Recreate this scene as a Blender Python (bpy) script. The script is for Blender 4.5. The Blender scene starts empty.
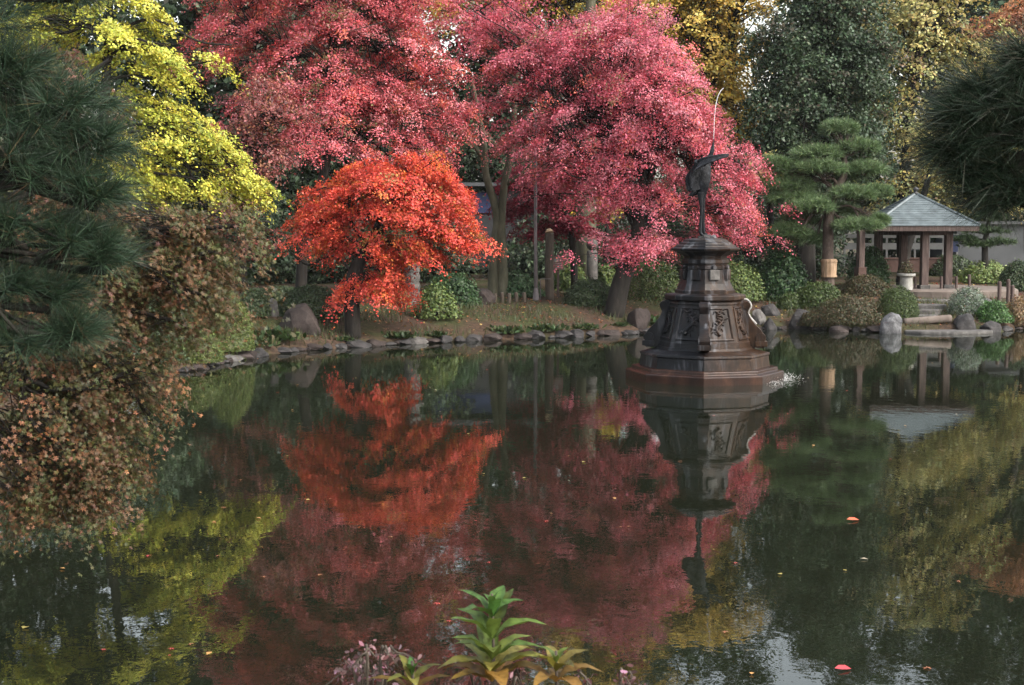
import bpy, bmesh, math, random
import numpy as np
from mathutils import Vector, noise as mnoise

R = math.radians
rng = np.random.default_rng(7)
random.seed(7)
scene = bpy.context.scene
COL = scene.collection

# ------------------------------------------------------------------ camera
F = 1400.0; W_, H_ = 1024.0, 685.0; EYE = 3.4
PITCH = math.atan((342.5 - 228) / F)
cam_d = bpy.data.cameras.new("camera"); cam = bpy.data.objects.new("camera", cam_d); COL.objects.link(cam)
cam_d.sensor_width = 36.0; cam_d.lens = 36.0 * F / W_
cam_d.dof.use_dof = True; cam_d.dof.focus_distance = 38.0; cam_d.dof.aperture_fstop = 18.0
cam_d.clip_start = 0.1; cam_d.clip_end = 3000
cam.location = (0, 0, EYE); cam.rotation_euler = (math.pi / 2 - PITCH, 0, 0)
scene.camera = cam

# ------------------------------------------------------------------ world, sun, exposure
SUN_EL, SUN_AZ = R(40), R(125)          # azimuth measured from +Y (view direction) towards +X: right and behind the camera
SKY_STRENGTH = 0.13
SUN_STRENGTH = 1.5
EXPOSURE = 0.8
world = bpy.data.worlds.new("World"); scene.world = world; world.use_nodes = True
wn = world.node_tree; bg = wn.nodes["Background"]
sky = wn.nodes.new("ShaderNodeTexSky"); sky.sky_type = 'NISHITA'; sky.sun_disc = False
sky.sun_elevation = SUN_EL; sky.sun_rotation = SUN_AZ
sky.air_density = 1.6; sky.dust_density = 4.0; sky.ozone_density = 1.0
hsv = wn.nodes.new("ShaderNodeHueSaturation"); hsv.inputs['Saturation'].default_value = 0.36
hsv.inputs['Value'].default_value = 2.3
wn.links.new(sky.outputs[0], hsv.inputs['Color']); wn.links.new(hsv.outputs[0], bg.inputs[0])
bg.inputs[1].default_value = SKY_STRENGTH
sun_d = bpy.data.lights.new("sun", 'SUN'); sun = bpy.data.objects.new("sun", sun_d); COL.objects.link(sun)
sun_d.energy = SUN_STRENGTH; sun_d.angle = R(10); sun_d.color = (1.0, 0.93, 0.82)
sv = Vector((math.sin(SUN_AZ) * math.cos(SUN_EL), math.cos(SUN_AZ) * math.cos(SUN_EL), math.sin(SUN_EL)))
sun.rotation_euler = sv.to_track_quat('Z', 'Y').to_euler()
vs = scene.view_settings
scene.display_settings.display_device = 'sRGB'
vs.view_transform = 'Standard'; vs.look = 'None'; vs.gamma = 1.0; vs.use_curve_mapping = False
vs.exposure = EXPOSURE
cy = scene.cycles
cy.max_bounces = 6; cy.diffuse_bounces = 3; cy.glossy_bounces = 3; cy.transmission_bounces = 3; cy.transparent_max_bounces = 6
cy.sample_clamp_indirect = 4.0; cy.caustics_reflective = False; cy.caustics_refractive = False

# ------------------------------------------------------------------ pixel <-> world helpers (layout only)
CP, SP = math.cos(PITCH), math.sin(PITCH)
def ray(px, py):
    u = (px - 512.0) / F; v = (342.5 - py) / F
    return np.array([u, CP + v * SP, v * CP - SP])
def P(px, py, D):
    d = ray(px, py); return np.array([0, 0, EYE]) + d * (D / d[1])
def on_plane(px, py, z=0.0):
    d = ray(px, py); return np.array([0, 0, EYE]) + d * ((z - EYE) / d[2])

# ------------------------------------------------------------------ pond outline and terrain
SHORE = [on_plane(*q)[:2] for q in [(180, 373), (215, 365), (250, 357), (300, 351), (350, 347.5), (400, 344.5), (450, 342), (500, 340),
         (560, 337.5), (620, 335), (680, 332), (740, 330), (790, 329), (850, 331), (890, 333), (1000, 332), (1030, 328), (1110, 326)]]
SHORE = np.array([tuple(p) for p in SHORE] + [(26, 44), (22, 30), (14, 18), (7.5, 10), (5.5, 8.4), (3, 8.2), (0, 8.3), (-3, 8.4), (-4.4, 9), (-4.9, 11),
         (-5.7, 14), (-6.7, 18), (-7.3, 24), (-7.6, 29)])
def pond_sd(X, Y):
    """signed distance to the shore, positive on land"""
    X = np.asarray(X, float); Y = np.asarray(Y, float)
    best = np.full(X.shape, 1e9); inside = np.zeros(X.shape, bool)
    n = len(SHORE)
    for i in range(n):
        ax, ay = SHORE[i]; bx, by = SHORE[(i + 1) % n]
        ex, ey = bx - ax, by - ay
        t = np.clip(((X - ax) * ex + (Y - ay) * ey) / (ex * ex + ey * ey), 0, 1)
        best = np.minimum(best, np.hypot(X - ax - t * ex, Y - ay - t * ey))
        c = ((ay > Y) != (by > Y))
        with np.errstate(divide='ignore', invalid='ignore'):
            xi = (bx - ax) * (Y - ay) / (by - ay + 1e-12) + ax
        inside ^= c & (X < xi)
    return np.where(inside, -best, best)
def ground_z(X, Y):
    X = np.asarray(X, float); Y = np.asarray(Y, float)
    d = pond_sd(X, Y)
    far = np.interp(d, [0, .25, .8, 3, 8, 15, 40, 80], [.02, .2, .36, .78, 1.08, 1.3, 1.5, 1.6])
    near = np.interp(d, [0, 1, 5, 20], [.05, .45, 1.75, 1.9])
    k = np.clip((Y - 8) / 6, 0, 1)
    land = near * (1 - k) + far * k
    bed = -np.minimum(0.9, 0.16 + np.abs(d) * 0.22)
    wob = 0.05 * np.sin(X * 1.3 + np.sin(Y * .9)) * np.sin(Y * 1.1 + .7 * np.sin(X * .6))
    return np.where(d > 0, land + wob * np.clip(d, 0, 1), bed + wob)
def gz(x, y): return float(ground_z(np.array([x]), np.array([y]))[0])
def on_ground(px, py):
    d = ray(px, py); D = np.linspace(8, 90, 1640)
    pts = np.array([0, 0, EYE])[None] + d[None] * (D / d[1])[:, None]
    hit = np.nonzero(pts[:, 2] <= np.maximum(ground_z(pts[:, 0], pts[:, 1]), 0))[0]
    return pts[hit[0]] if len(hit) else pts[-1]

# ------------------------------------------------------------------ materials
def new_mat(name):
    m = bpy.data.materials.new(name); m.use_nodes = True
    return m, m.node_tree, m.node_tree.nodes["Principled BSDF"]
def ramp_node(nt, fac, stops):
    r = nt.nodes.new("ShaderNodeValToRGB")
    el = r.color_ramp.elements
    while len(el) < len(stops): el.new(0.5)
    for e, (p, c) in zip(el, stops): e.position = p; e.color = (*c, 1)
    nt.links.new(fac, r.inputs[0]); return r
def noise_node(nt, scale, detail=5, rough=.6, coord='Object', stretch=None, dist=0.0):
    tc = nt.nodes.new("ShaderNodeTexCoord"); n = nt.nodes.new("ShaderNodeTexNoise")
    n.inputs['Scale'].default_value = scale; n.inputs['Detail'].default_value = detail
    n.inputs['Roughness'].default_value = rough; n.inputs['Distortion'].default_value = dist
    src = tc.outputs[coord]
    if stretch:
        mp = nt.nodes.new("ShaderNodeMapping"); mp.inputs['Scale'].default_value = stretch
        nt.links.new(src, mp.inputs[0]); src = mp.outputs[0]
    nt.links.new(src, n.inputs['Vector']); return n
def mottled(name, stops, scale=3.0, rough=.8, bump=.3, bscale=None, stretch=None, spec=.3, detail=7, dist=0.3, bd=.03):
    m, nt, b = new_mat(name)
    n = noise_node(nt, scale, detail, .65, 'Object', stretch, dist)
    r = ramp_node(nt, n.outputs[0], stops); nt.links.new(r.outputs[0], b.inputs['Base Color'])
    b.inputs['Roughness'].default_value = rough; b.inputs['Specular IOR Level'].default_value = spec
    n2 = noise_node(nt, bscale or scale * 4, 6, .7, 'Object', stretch)
    bp = nt.nodes.new("ShaderNodeBump"); bp.inputs['Strength'].default_value = bump; bp.inputs['Distance'].default_value = bd
    nt.links.new(n2.outputs[0], bp.inputs['Height']); nt.links.new(bp.outputs[0], b.inputs['Normal'])
    return m
def leaf_material(name, rough=.5, spec=.35, trans=.35, boost=(1.25, 1.15, 1.0)):
    m, nt, b = new_mat(name)
    at = nt.nodes.new("ShaderNodeAttribute"); at.attribute_name = "col"
    nt.links.new(at.outputs['Color'], b.inputs['Base Color'])
    b.inputs['Roughness'].default_value = rough; b.inputs['Specular IOR Level'].default_value = spec
    tr = nt.nodes.new("ShaderNodeBsdfTranslucent")
    mul = nt.nodes.new("ShaderNodeMix"); mul.data_type = 'RGBA'; mul.blend_type = 'MULTIPLY'
    mul.inputs['Factor'].default_value = 1; nt.links.new(at.outputs['Color'], mul.inputs[6]); mul.inputs[7].default_value = (*boost, 1)
    nt.links.new(mul.outputs[2], tr.inputs[0])
    mx = nt.nodes.new("ShaderNodeMixShader"); mx.inputs[0].default_value = trans
    nt.links.new(b.outputs[0], mx.inputs[1]); nt.links.new(tr.outputs[0], mx.inputs[2])
    nt.links.new(mx.outputs[0], nt.nodes["Material Output"].inputs[0]); return m

M = {}
M['leaf'] = leaf_material('autumn_leaf', .52, .4, .28)
M['evergreen'] = leaf_material('evergreen_leaf', .5, .3, .22)
M['needle'] = leaf_material('pine_needle', .5, .35, .12)
M['bark'] = mottled('bark', [(.3, (.005, .004, .0036)), (.55, (.014, .0115, .009)), (.75, (.034, .029, .024))], 6, .9, .6, 22, (1, 1, .25))
M['pale_bark'] = mottled('pale_bark', [(.3, (.030, .030, .018)), (.55, (.075, .072, .046)), (.75, (.12, .118, .085))], 4, .85, .5, 20, (1, 1, .35))
M['pine_bark'] = mottled('pine_bark', [(.3, (.03, .021, .017)), (.55, (.075, .055, .045)), (.75, (.14, .115, .095))], 7, .9, .7, 25, (1, 1, .5))
M['rock'] = mottled('rock', [(.25, (.009, .0085, .009)), (.5, (.028, .026, .026)), (.72, (.068, .062, .062))], 2.6, .85, .6, 9)
M['brown_rock'] = mottled('brown_rock', [(.25, (.009, .0065, .006)), (.5, (.026, .019, .017)), (.72, (.06, .046, .042))], 2.2, .85, .6, 9)
M['pale_rock'] = mottled('pale_rock', [(.3, (.03, .03, .032)), (.5, (.08, .08, .084)), (.7, (.17, .17, .175))], 4.5, .85, .9, 9)
M['granite'] = mottled('granite', [(.3, (.035, .032, .030)), (.5, (.072, .067, .063)), (.72, (.135, .127, .12))], 5, .8, .3, 30)
M['white_stone'] = mottled('white_stone', [(.3, (.15, .147, .132)), (.6, (.26, .253, .235)), (.8, (.32, .315, .295))], 4, .7, .2, 20)
M['wood'] = mottled('weathered_wood', [(.3, (.028, .018, .016)), (.55, (.07, .047, .041)), (.75, (.16, .12, .105))], 3, .75, .4, 12, (6, 6, .6))
M['old_wood'] = mottled('old_wood', [(.3, (.03, .023, .018)), (.55, (.07, .055, .042)), (.75, (.13, .105, .08))], 4, .85, .4, 12, (5, 5, .6))
M['cut_wood'] = mottled('cut_wood', [(.3, (.38, .26, .16)), (.7, (.55, .4, .26))], 8, .8, .2)
M['straw'] = mottled('straw', [(.3, (.17, .11, .065)), (.7, (.36, .25, .165))], 10, .9, .6, 40, (1, 1, .2))
M['metal'] = mottled('painted_metal', [(.3, (.10, .085, .088)), (.7, (.16, .14, .143))], 4, .5, .05)
M['dark_metal'] = mottled('dark_metal', [(.3, (.02, .02, .02)), (.7, (.05, .05, .055))], 6, .45, .1)
M['paint_blue'] = mottled('blue_paint', [(.3, (.016, .024, .07)), (.7, (.024, .036, .09))], 2, .6, .05)
M['grey_wall'] = mottled('grey_render', [(.3, (.07, .074, .079)), (.7, (.095, .10, .107))], .6, .9, .1)
M['white_paint'] = mottled('white_paint', [(.3, (.16, .16, .16)), (.7, (.26, .26, .26))], 1, .6, .05)
M['brick'] = mottled('red_brown_wall', [(.3, (.045, .025, .020)), (.7, (.08, .047, .039))], 3, .9, .3, 20)
M['sign_board'] = mottled('sign_board', [(.3, (.13, .075, .065)), (.7, (.19, .115, .105))], 5, .7, .05)
M['floor_tan'] = mottled('trodden_earth', [(.3, (.085, .066, .055)), (.55, (.13, .105, .09)), (.75, (.17, .145, .12))], 2, .95, .2)

def broadleaf():
    m = leaf_material('veined_leaf', .55, .3, .3); nt = m.node_tree; b = nt.nodes["Principled BSDF"]
    at = [n for n in nt.nodes if n.type == 'ATTRIBUTE'][0]
    n = noise_node(nt, 55, 5, .7); r = ramp_node(nt, n.outputs[0], [(.34, (.28, .2, .12)), (.45, (.72, .74, .66)), (.56, (.95, .95, .9)), (.72, (1.3, 1.25, 1.0))])
    mx = nt.nodes.new("ShaderNodeMix"); mx.data_type = 'RGBA'; mx.blend_type = 'MULTIPLY'; mx.inputs['Factor'].default_value = 1
    nt.links.new(at.outputs['Color'], mx.inputs[6]); nt.links.new(r.outputs[0], mx.inputs[7]); nt.links.new(mx.outputs[2], b.inputs['Base Color'])
    bp = nt.nodes.new("ShaderNodeBump"); bp.inputs['Strength'].default_value = .4; bp.inputs['Distance'].default_value = .003
    nt.links.new(n.outputs[0], bp.inputs['Height']); nt.links.new(bp.outputs[0], b.inputs['Normal']); return m
M['broadleaf'] = broadleaf()
# roof of the gazebo: tiles in courses
def tile_material():
    m, nt, b = new_mat('verdigris_roof_tile')
    tc = nt.nodes.new("ShaderNodeTexCoord")
    n = noise_node(nt, 3, 6); r = ramp_node(nt, n.outputs[0], [(.28, (.040, .052, .055)), (.52, (.078, .098, .106)), (.75, (.125, .15, .16))])
    nt.links.new(r.outputs[0], b.inputs['Base Color']); b.inputs['Roughness'].default_value = .55
    return m
M['tile'] = tile_material()

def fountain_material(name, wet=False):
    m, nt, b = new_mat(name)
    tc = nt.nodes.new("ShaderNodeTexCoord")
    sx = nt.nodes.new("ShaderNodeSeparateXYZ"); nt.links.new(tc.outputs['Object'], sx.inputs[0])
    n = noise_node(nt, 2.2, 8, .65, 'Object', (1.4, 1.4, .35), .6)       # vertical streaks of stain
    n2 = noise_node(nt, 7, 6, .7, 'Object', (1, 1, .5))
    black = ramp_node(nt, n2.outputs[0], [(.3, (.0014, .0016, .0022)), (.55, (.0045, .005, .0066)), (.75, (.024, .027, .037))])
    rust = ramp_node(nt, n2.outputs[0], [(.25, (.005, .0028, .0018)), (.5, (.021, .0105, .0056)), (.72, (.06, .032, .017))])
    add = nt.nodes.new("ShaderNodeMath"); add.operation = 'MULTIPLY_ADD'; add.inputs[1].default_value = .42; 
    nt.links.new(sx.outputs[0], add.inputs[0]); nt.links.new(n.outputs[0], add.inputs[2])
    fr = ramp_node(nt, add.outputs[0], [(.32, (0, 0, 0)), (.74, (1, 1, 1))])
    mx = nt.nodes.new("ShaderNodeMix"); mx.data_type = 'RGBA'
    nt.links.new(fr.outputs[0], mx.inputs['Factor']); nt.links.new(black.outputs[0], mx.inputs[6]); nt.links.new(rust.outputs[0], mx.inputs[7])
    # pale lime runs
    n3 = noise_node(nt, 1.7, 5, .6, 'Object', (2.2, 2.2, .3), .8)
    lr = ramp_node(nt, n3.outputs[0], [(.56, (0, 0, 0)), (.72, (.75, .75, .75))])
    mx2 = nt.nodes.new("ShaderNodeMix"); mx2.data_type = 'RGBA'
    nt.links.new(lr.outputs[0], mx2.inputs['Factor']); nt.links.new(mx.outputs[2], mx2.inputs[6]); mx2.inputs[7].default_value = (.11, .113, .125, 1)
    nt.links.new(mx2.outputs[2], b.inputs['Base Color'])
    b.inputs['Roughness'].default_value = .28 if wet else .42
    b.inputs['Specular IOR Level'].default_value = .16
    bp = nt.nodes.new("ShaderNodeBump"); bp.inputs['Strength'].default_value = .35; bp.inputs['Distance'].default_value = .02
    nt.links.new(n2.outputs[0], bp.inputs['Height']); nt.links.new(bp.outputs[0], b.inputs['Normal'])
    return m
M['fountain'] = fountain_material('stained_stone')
M['wet_stone'] = mottled('wet_red_stone', [(.25, (.005, .003, .0028)), (.5, (.022, .010, .007)), (.75, (.06, .029, .018))], 2.6, .25, .3, 9, (1, 1, .5), .2)
M['bronze'] = mottled('old_bronze', [(.3, (.003, .0034, .0045)), (.55, (.009, .0097, .012)), (.75, (.05, .054, .066))], 9, .5, .5, 26, spec=.12)
M['lime'] = mottled('lime_stain', [(.3, (.12, .11, .10)), (.6, (.30, .285, .27))], 8, .6, .3)

# ------------------------------------------------------------------ mesh helpers
def prop(o, label=None, cat=None, group=None, kind=None):
    if label: o['label'] = label
    if cat: o['category'] = cat
    if group: o['group'] = group
    if kind: o['kind'] = kind
    return o
def thing(name, label, cat, loc=(0, 0, 0), rz=0, group=None):
    o = bpy.data.objects.new(name, None); COL.objects.link(o)
    o.location = loc; o.rotation_euler = (0, 0, rz); o.empty_display_size = .2
    return prop(o, label, cat, group)
def put(name, me, mat, parent=None, smooth=False):
    if mat: me.materials.append(mat)
    if smooth: me.polygons.foreach_set('use_smooth', [True] * len(me.polygons))
    o = bpy.data.objects.new(name, me); COL.objects.link(o)
    if parent: 
        o.parent = parent
    return o
class MB:
    def __init__(s): s.v = []; s.f = []
    def add(s, vs, fs):
        k = len(s.v); s.v += [tuple(map(float, q)) for q in vs]; s.f += [tuple(i + k for i in f) for f in fs]; return s
    def box(s, c, d, rz=0, taper=1.0):
        x, y, z = [q / 2 for q in d]; ca, sa = math.cos(rz), math.sin(rz); vs = []
        for k, t in ((-1, 1.0), (1, taper)):
            for a, b in ((-1, -1), (1, -1), (1, 1), (-1, 1)):
                X, Y = a * x * t, b * y * t
                vs.append((c[0] + X * ca - Y * sa, c[1] + X * sa + Y * ca, c[2] + k * z))
        return s.add(vs, [(3, 2, 1, 0), (4, 5, 6, 7), (0, 1, 5, 4), (1, 2, 6, 5), (2, 3, 7, 6), (3, 0, 4, 7)])
    def tube(s, path, radii, n=7, cap=True):
        path = [np.array(p, float) for p in path]; m = len(path)
        if not hasattr(radii, '__len__'): radii = [radii] * m
        vs = []; prev = None
        for i, p in enumerate(path):
            t = path[min(i + 1, m - 1)] - path[max(i - 1, 0)]; t = t / (np.linalg.norm(t) + 1e-9)
            if prev is None:
                a = np.cross(t, (0, 0, 1.0)); 
                if np.linalg.norm(a) < .05: a = np.cross(t, (1.0, 0, 0))
            else: a = prev - t * np.dot(prev, t)
            a = a / (np.linalg.norm(a) + 1e-9); prev = a; b = np.cross(t, a)
            for k in range(n):
                an = 2 * math.pi * k / n; vs.append(p + radii[i] * (a * math.cos(an) + b * math.sin(an)))
        fs = [(i * n + k, i * n + (k + 1) % n, (i + 1) * n + (k + 1) % n, (i + 1) * n + k) for i in range(m - 1) for k in range(n)]
        if cap: fs += [tuple(range(n - 1, -1, -1)), tuple((m - 1) * n + k for k in range(n))]
        return s.add(vs, fs)
    def rings(s, prof, n=8, rot=0.0, c=(0, 0)):
        """stack of n-gon rings: prof = [(r, z), ...]"""
        vs = []; m = len(prof)
        for r, z in prof:
            for k in range(n):
                a = rot + 2 * math.pi * k / n; vs.append((c[0] + r * math.sin(a), c[1] - r * math.cos(a), z))
        fs = [(i * n + k, i * n + (k + 1) % n, (i + 1) * n + (k + 1) % n, (i + 1) * n + k) for i in range(m - 1) for k in range(n)]
        fs += [tuple(range(n - 1, -1, -1)), tuple((m - 1) * n + k for k in range(n))]
        return s.add(vs, fs)
    def prism(s, poly, o, ax, ay, an, t):
        """extrude a 2D polygon (list of (a, b)) by +-t along an"""
        o, ax, ay, an = [np.array(q, float) for q in (o, ax, ay, an)]; n = len(poly)
        vs = [o + ax * a + ay * b - an * t for a, b in poly] + [o + ax * a + ay * b + an * t for a, b in poly]
        fs = [tuple(range(n - 1, -1, -1)), tuple(range(n, 2 * n))] + [(k, (k + 1) % n, n + (k + 1) % n, n + k) for k in range(n)]
        return s.add(vs, fs)
    def mesh(s, name='mesh'):
        me = bpy.data.meshes.new(name); me.from_pydata(s.v, [], s.f); me.update(); return me
    def build(s, name, mat, parent=None, smooth=False, bevel=0):
        o = put(name, s.mesh(name), mat, parent, smooth)
        if bevel:
            b = o.modifiers.new('bevel', 'BEVEL'); b.width = bevel; b.segments = 2; b.limit_method = 'ANGLE'
        return o
def spline(pts, n=5):
    pts = [np.array(p, float) for p in pts]
    q = [2 * pts[0] - pts[1]] + pts + [2 * pts[-1] - pts[-2]]; out = []
    for i in range(1, len(q) - 2):
        for t in np.linspace(0, 1, n, endpoint=False):
            a, b, c, d = q[i - 1:i + 3]
            out.append(.5 * (2 * b + (c - a) * t + (2 * a - 5 * b + 4 * c - d) * t * t + (3 * b - a - 3 * c + d) * t ** 3))
    out.append(pts[-1]); return out

# leaf outlines: (verts 2D+fold, faces)
LEAF = {
    'diamond': (np.array([[0, -.5, 0], [.33, .02, .09], [0, .5, 0], [-.33, .02, .09]]), np.array([[0, 1, 2, 3]])),
    'oval': (np.array([[0, -.5, 0], [.22, -.2, .06], [.22, .2, .06], [0, .5, -.05], [-.22, .2, .06], [-.22, -.2, .06]]), np.array([[0, 1, 2, 3, 4, 5]])),
    'fan': (np.array([[0, -.4, 0], [.5, .12, .06], [.27, .42, 0], [0, .3, -.03], [-.27, .42, 0], [-.5, .12, .06]]), np.array([[0, 1, 2, 3, 4, 5]])),
}
def _star():
    v = []; f = []
    for a, l in ((-105, .42), (-52, .55), (0, .62), (52, .55), (105, .42)):
        a = R(a); d = np.array([math.sin(a), math.cos(a)]); s = np.array([d[1], -d[0]]); k = len(v)
        v += [[0, 0, 0], [*(d * l * .5 + s * .085), -.03], [*(d * l), -.1], [*(d * l * .5 - s * .085), -.03]]; f.append([k, k + 1, k + 2, k + 3])
    return np.array(v), np.array(f)
LEAF['star'] = _star()
def unit(a): return a / (np.linalg.norm(a, axis=-1, keepdims=True) + 1e-9)
def raw_mesh(name, V, loops, m, cols=None):
    """V (n,3); loops flat; every face m corners; cols per vertex (n,3)"""
    me = bpy.data.meshes.new(name); nf = len(loops) // m
    me.vertices.add(len(V)); me.vertices.foreach_set('co', V.astype(np.float32).ravel())
    me.loops.add(len(loops)); me.loops.foreach_set('vertex_index', loops.astype(np.int32))
    me.polygons.add(nf); me.polygons.foreach_set('loop_start', np.arange(0, nf * m, m, dtype=np.int32))
    if cols is not None:
        ca = me.color_attributes.new('col', 'FLOAT_COLOR', 'POINT')
        c4 = np.ones((len(V), 4), np.float32); c4[:, :3] = cols; ca.data.foreach_set('color', c4.ravel())
    me.update(calc_edges=True); return me
def leaf_mesh(name, C, N, size, cols, shape='diamond', along=None):
    tv, tf = LEAF[shape]; n = len(C); k = len(tv)
    N = unit(N)
    t = along if along is not None else rng.normal(size=(n, 3))
    t = unit(t - N * np.sum(t * N, 1, keepdims=True)); b = np.cross(N, t)
    V = C[:, None] + size[:, None, None] * (b[:, None] * tv[None, :, 0:1] + t[:, None] * tv[None, :, 1:2] + N[:, None] * tv[None, :, 2:3])
    loops = (np.arange(n)[:, None, None] * k + tf[None]).ravel()
    return raw_mesh(name, V.reshape(-1, 3), loops, tf.shape[1], np.repeat(cols, k, 0))
def pick(pal, n, per=None):
    """colours from a palette [(weight, rgb)], jittered"""
    w = np.array([p[0] for p in pal], float); w /= w.sum(); c = np.array([p[1] for p in pal])
    return c[rng.choice(len(pal), n, p=w)]
def jitter(c, v=.22, h=.06):
    n = len(c); return np.clip(c * (1 + rng.normal(0, v, (n, 1))).clip(.45, 1.8) * (1 + rng.normal(0, h, (n, 3))), .003, .85)

def lobes_px(lobes, D):
    """pixel ellipses at a distance -> world ellipsoids with real depth"""
    out = []
    for l in lobes:
        x, y, rx, ry = l[:4]; dy = l[4] if len(l) > 4 else 0.0; s = (D + dy) / F
        rd = l[5] if len(l) > 5 else (rx + ry) * .5 * s * 1.05
        out.append((P(x, y, D + dy), np.array([rx * s, rd, ry * s])))
    return out
def sprays(lobes, n, axis, shell=.45):
    """spray centres inside a union of ellipsoids, crowding towards their skins"""
    vol = np.array([(l[1][0] * l[1][1] * l[1][2]) ** .72 for l in lobes]); vol /= vol.sum()
    idx = rng.choice(len(lobes), n, p=vol)
    d = unit(rng.normal(size=(n, 3))); r = rng.random(n) ** shell
    C = np.array([lobes[i][0] for i in idx]) + d * r[:, None] * np.array([lobes[i][1] for i in idx])
    out = C - np.array([axis[0], axis[1], 0]); out[:, 2] = 0
    return C, unit(out) , idx, d
def boughs(lobes, n, axis, shell, per_b, bs, lean):
    """sprays gathered on flat drooping boughs, so the crown shows layers with dark gaps between"""
    B, out, idx, d = sprays(lobes, max(3, n // per_b), axis, shell)
    nrm = unit(np.array([0, 0, 1.0]) + out * lean * .8 + rng.normal(0, .15, B.shape))
    t = unit(np.cross(nrm, out) + 1e-3); b = np.cross(nrm, t); k = np.repeat(np.arange(len(B)), per_b); m = len(k)
    sc = bs * rng.uniform(.6, 1.3, len(B))[k][:, None]
    C = B[k] + sc * (t[k] * rng.normal(0, .62, (m, 1)) + b[k] * rng.normal(0, .45, (m, 1)) + nrm[k] * rng.normal(0, .09, (m, 1)))
    C[:, 2] -= .12 * np.sum((C - B[k]) ** 2, 1) / bs
    return C, out[k], idx[k], d
def foliage(C, out, rs, per, leaf, pal, shape='diamond', droop=.35, thick=.10, lean=.55, rnd=.5, elong=1.3, vj=.2, clump_v=.16):
    """flat layered sprays of leaves"""
    n = len(C); rsz = rs * rng.uniform(.6, 1.35, n)
    nrm = unit(np.array([0, 0, 1.0]) + out * lean + rng.normal(0, .22, (n, 3)))
    t = unit(out + rng.normal(0, .4, (n, 3))); t = unit(t - nrm * np.sum(t * nrm, 1, keepdims=True)); b = np.cross(nrm, t)
    k = np.repeat(np.arange(n), rng.poisson(per * (rsz / rs) ** 1.6) + 3); m = len(k)
    a = rng.uniform(0, 2 * np.pi, m); lob = .72 + .28 * np.cos(a * 5 + rng.uniform(0, 6, n)[k])
    r = np.sqrt(rng.random(m)) * lob
    u = r * np.cos(a) * elong; v = r * np.sin(a)
    pos = C[k] + rsz[k][:, None] * (t[k] * u[:, None] + b[k] * v[:, None] + nrm[k] * rng.normal(0, thick, m)[:, None])
    pos[:, 2] -= droop * rsz[k] * r ** 2
    N = nrm[k] + rng.normal(0, rnd, (m, 3)) + out[k] * .15
    base = pick(pal, n); base = base * (1 + rng.normal(0, clump_v, (n, 1))).clip(.5, 1.6)
    cols = jitter(base[k], vj); alt = rng.random(m) < .25; cols[alt] = jitter(pick(pal, int(alt.sum())), vj)
    size = leaf * rng.uniform(.65, 1.25, m)
    return pos, N, size, cols
def limbs_mesh(trunk, rad, lobes, C, idx, twig=.35, limb_r=.45, twig_r=.018, sides=8):
    """trunk path, a limb to every lobe, twigs to a share of the sprays"""
    mb = MB(); tp = spline(trunk, 5); nr = np.interp(np.linspace(0, 1, len(tp)), np.linspace(0, 1, len(rad)), rad)
    mb.tube(tp, nr, sides); ends = []
    for c, r in lobes:
        j = int(np.argmin([np.linalg.norm(p - c) * (1.0 if p[2] < c[2] + .3 else 2.0) + (0 if i > len(tp) * .35 else 9) for i, p in enumerate(tp)]))
        j = max(1, min(j, int(len(tp) * rng.uniform(.55, 1)))); s = tp[j]; L = np.linalg.norm(c - s) + 1e-6
        m1 = s + (c - s) * .35 + rng.normal(0, .07 * L, 3) + np.array([0, 0, .10 * L]); m2 = s + (c - s) * .7 + rng.normal(0, .06 * L, 3)
        path = spline([s, m1, m2, c], 4); rr = np.linspace(min(nr[j] * .75, limb_r * nr[0], .35 * nr[0] + .02 * float(r[0]) if c[2] > tp[-1][2] - .5 else .25 * nr[0]), min(.022, .2 * nr[0]), len(path)); mb.tube(path, rr, 6, False); ends.append(path)
    for i in np.nonzero(rng.random(len(C)) < twig)[0]:
        path = ends[idx[i]]; s = path[int(rng.integers(len(path) // 3, len(path)))]; e = C[i]; L = np.linalg.norm(e - s)
        mid = (s + e) / 2 + rng.normal(0, .08 * L, 3) + np.array([0, 0, .06 * L]); mb.tube([s, mid, e], [twig_r * 1.6, twig_r, twig_r * .4], 4, False)
    return mb
def tree(name, label, cat, D, lobes, base, trunk, rad, n, per, rs, leaf, pal, mat='leaf', bark='bark', shape='diamond', group=None, twig=.35, limb_r=.45, twig_r=.018, shell=.45, bough=0, bs=1.0, seed=None, **kw):
    global rng
    main_rng = rng; rng = np.random.default_rng(seed if seed is not None else 1000 + sum(map(ord, label)))
    """base: pixel of the foot or None; trunk: list of (px, py[, depth offset]) at distance D"""
    lb = lobes_px(lobes, D)
    tp = [P(t[0], t[1], D + (t[2] if len(t) > 2 else 0)) for t in trunk]
    tp[0][2] = gz(tp[0][0], tp[0][1]) - .15
    root = thing(name, label, cat, tuple(tp[0] + np.array([0, 0, .15])), 0, group)
    C, out, idx, d = boughs(lb, n, tp[-1], shell, bough, bs, kw.get('lean', .55)) if bough else sprays(lb, n, tp[-1], shell)
    pos, N, size, cols = foliage(C, out, rs, per, leaf, pal, shape, **kw)
    off = np.array(root.location)
    tm = limbs_mesh([p - off for p in tp], rad, [(c - off, r) for c, r in lb], C - off, idx, twig, limb_r, twig_r)
    tm.build('trunk', M[bark], root, True)
    put('crown', leaf_mesh('crown', pos - off, N, size, cols, shape), M[mat], root)
    rng = main_rng
    return root
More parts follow.
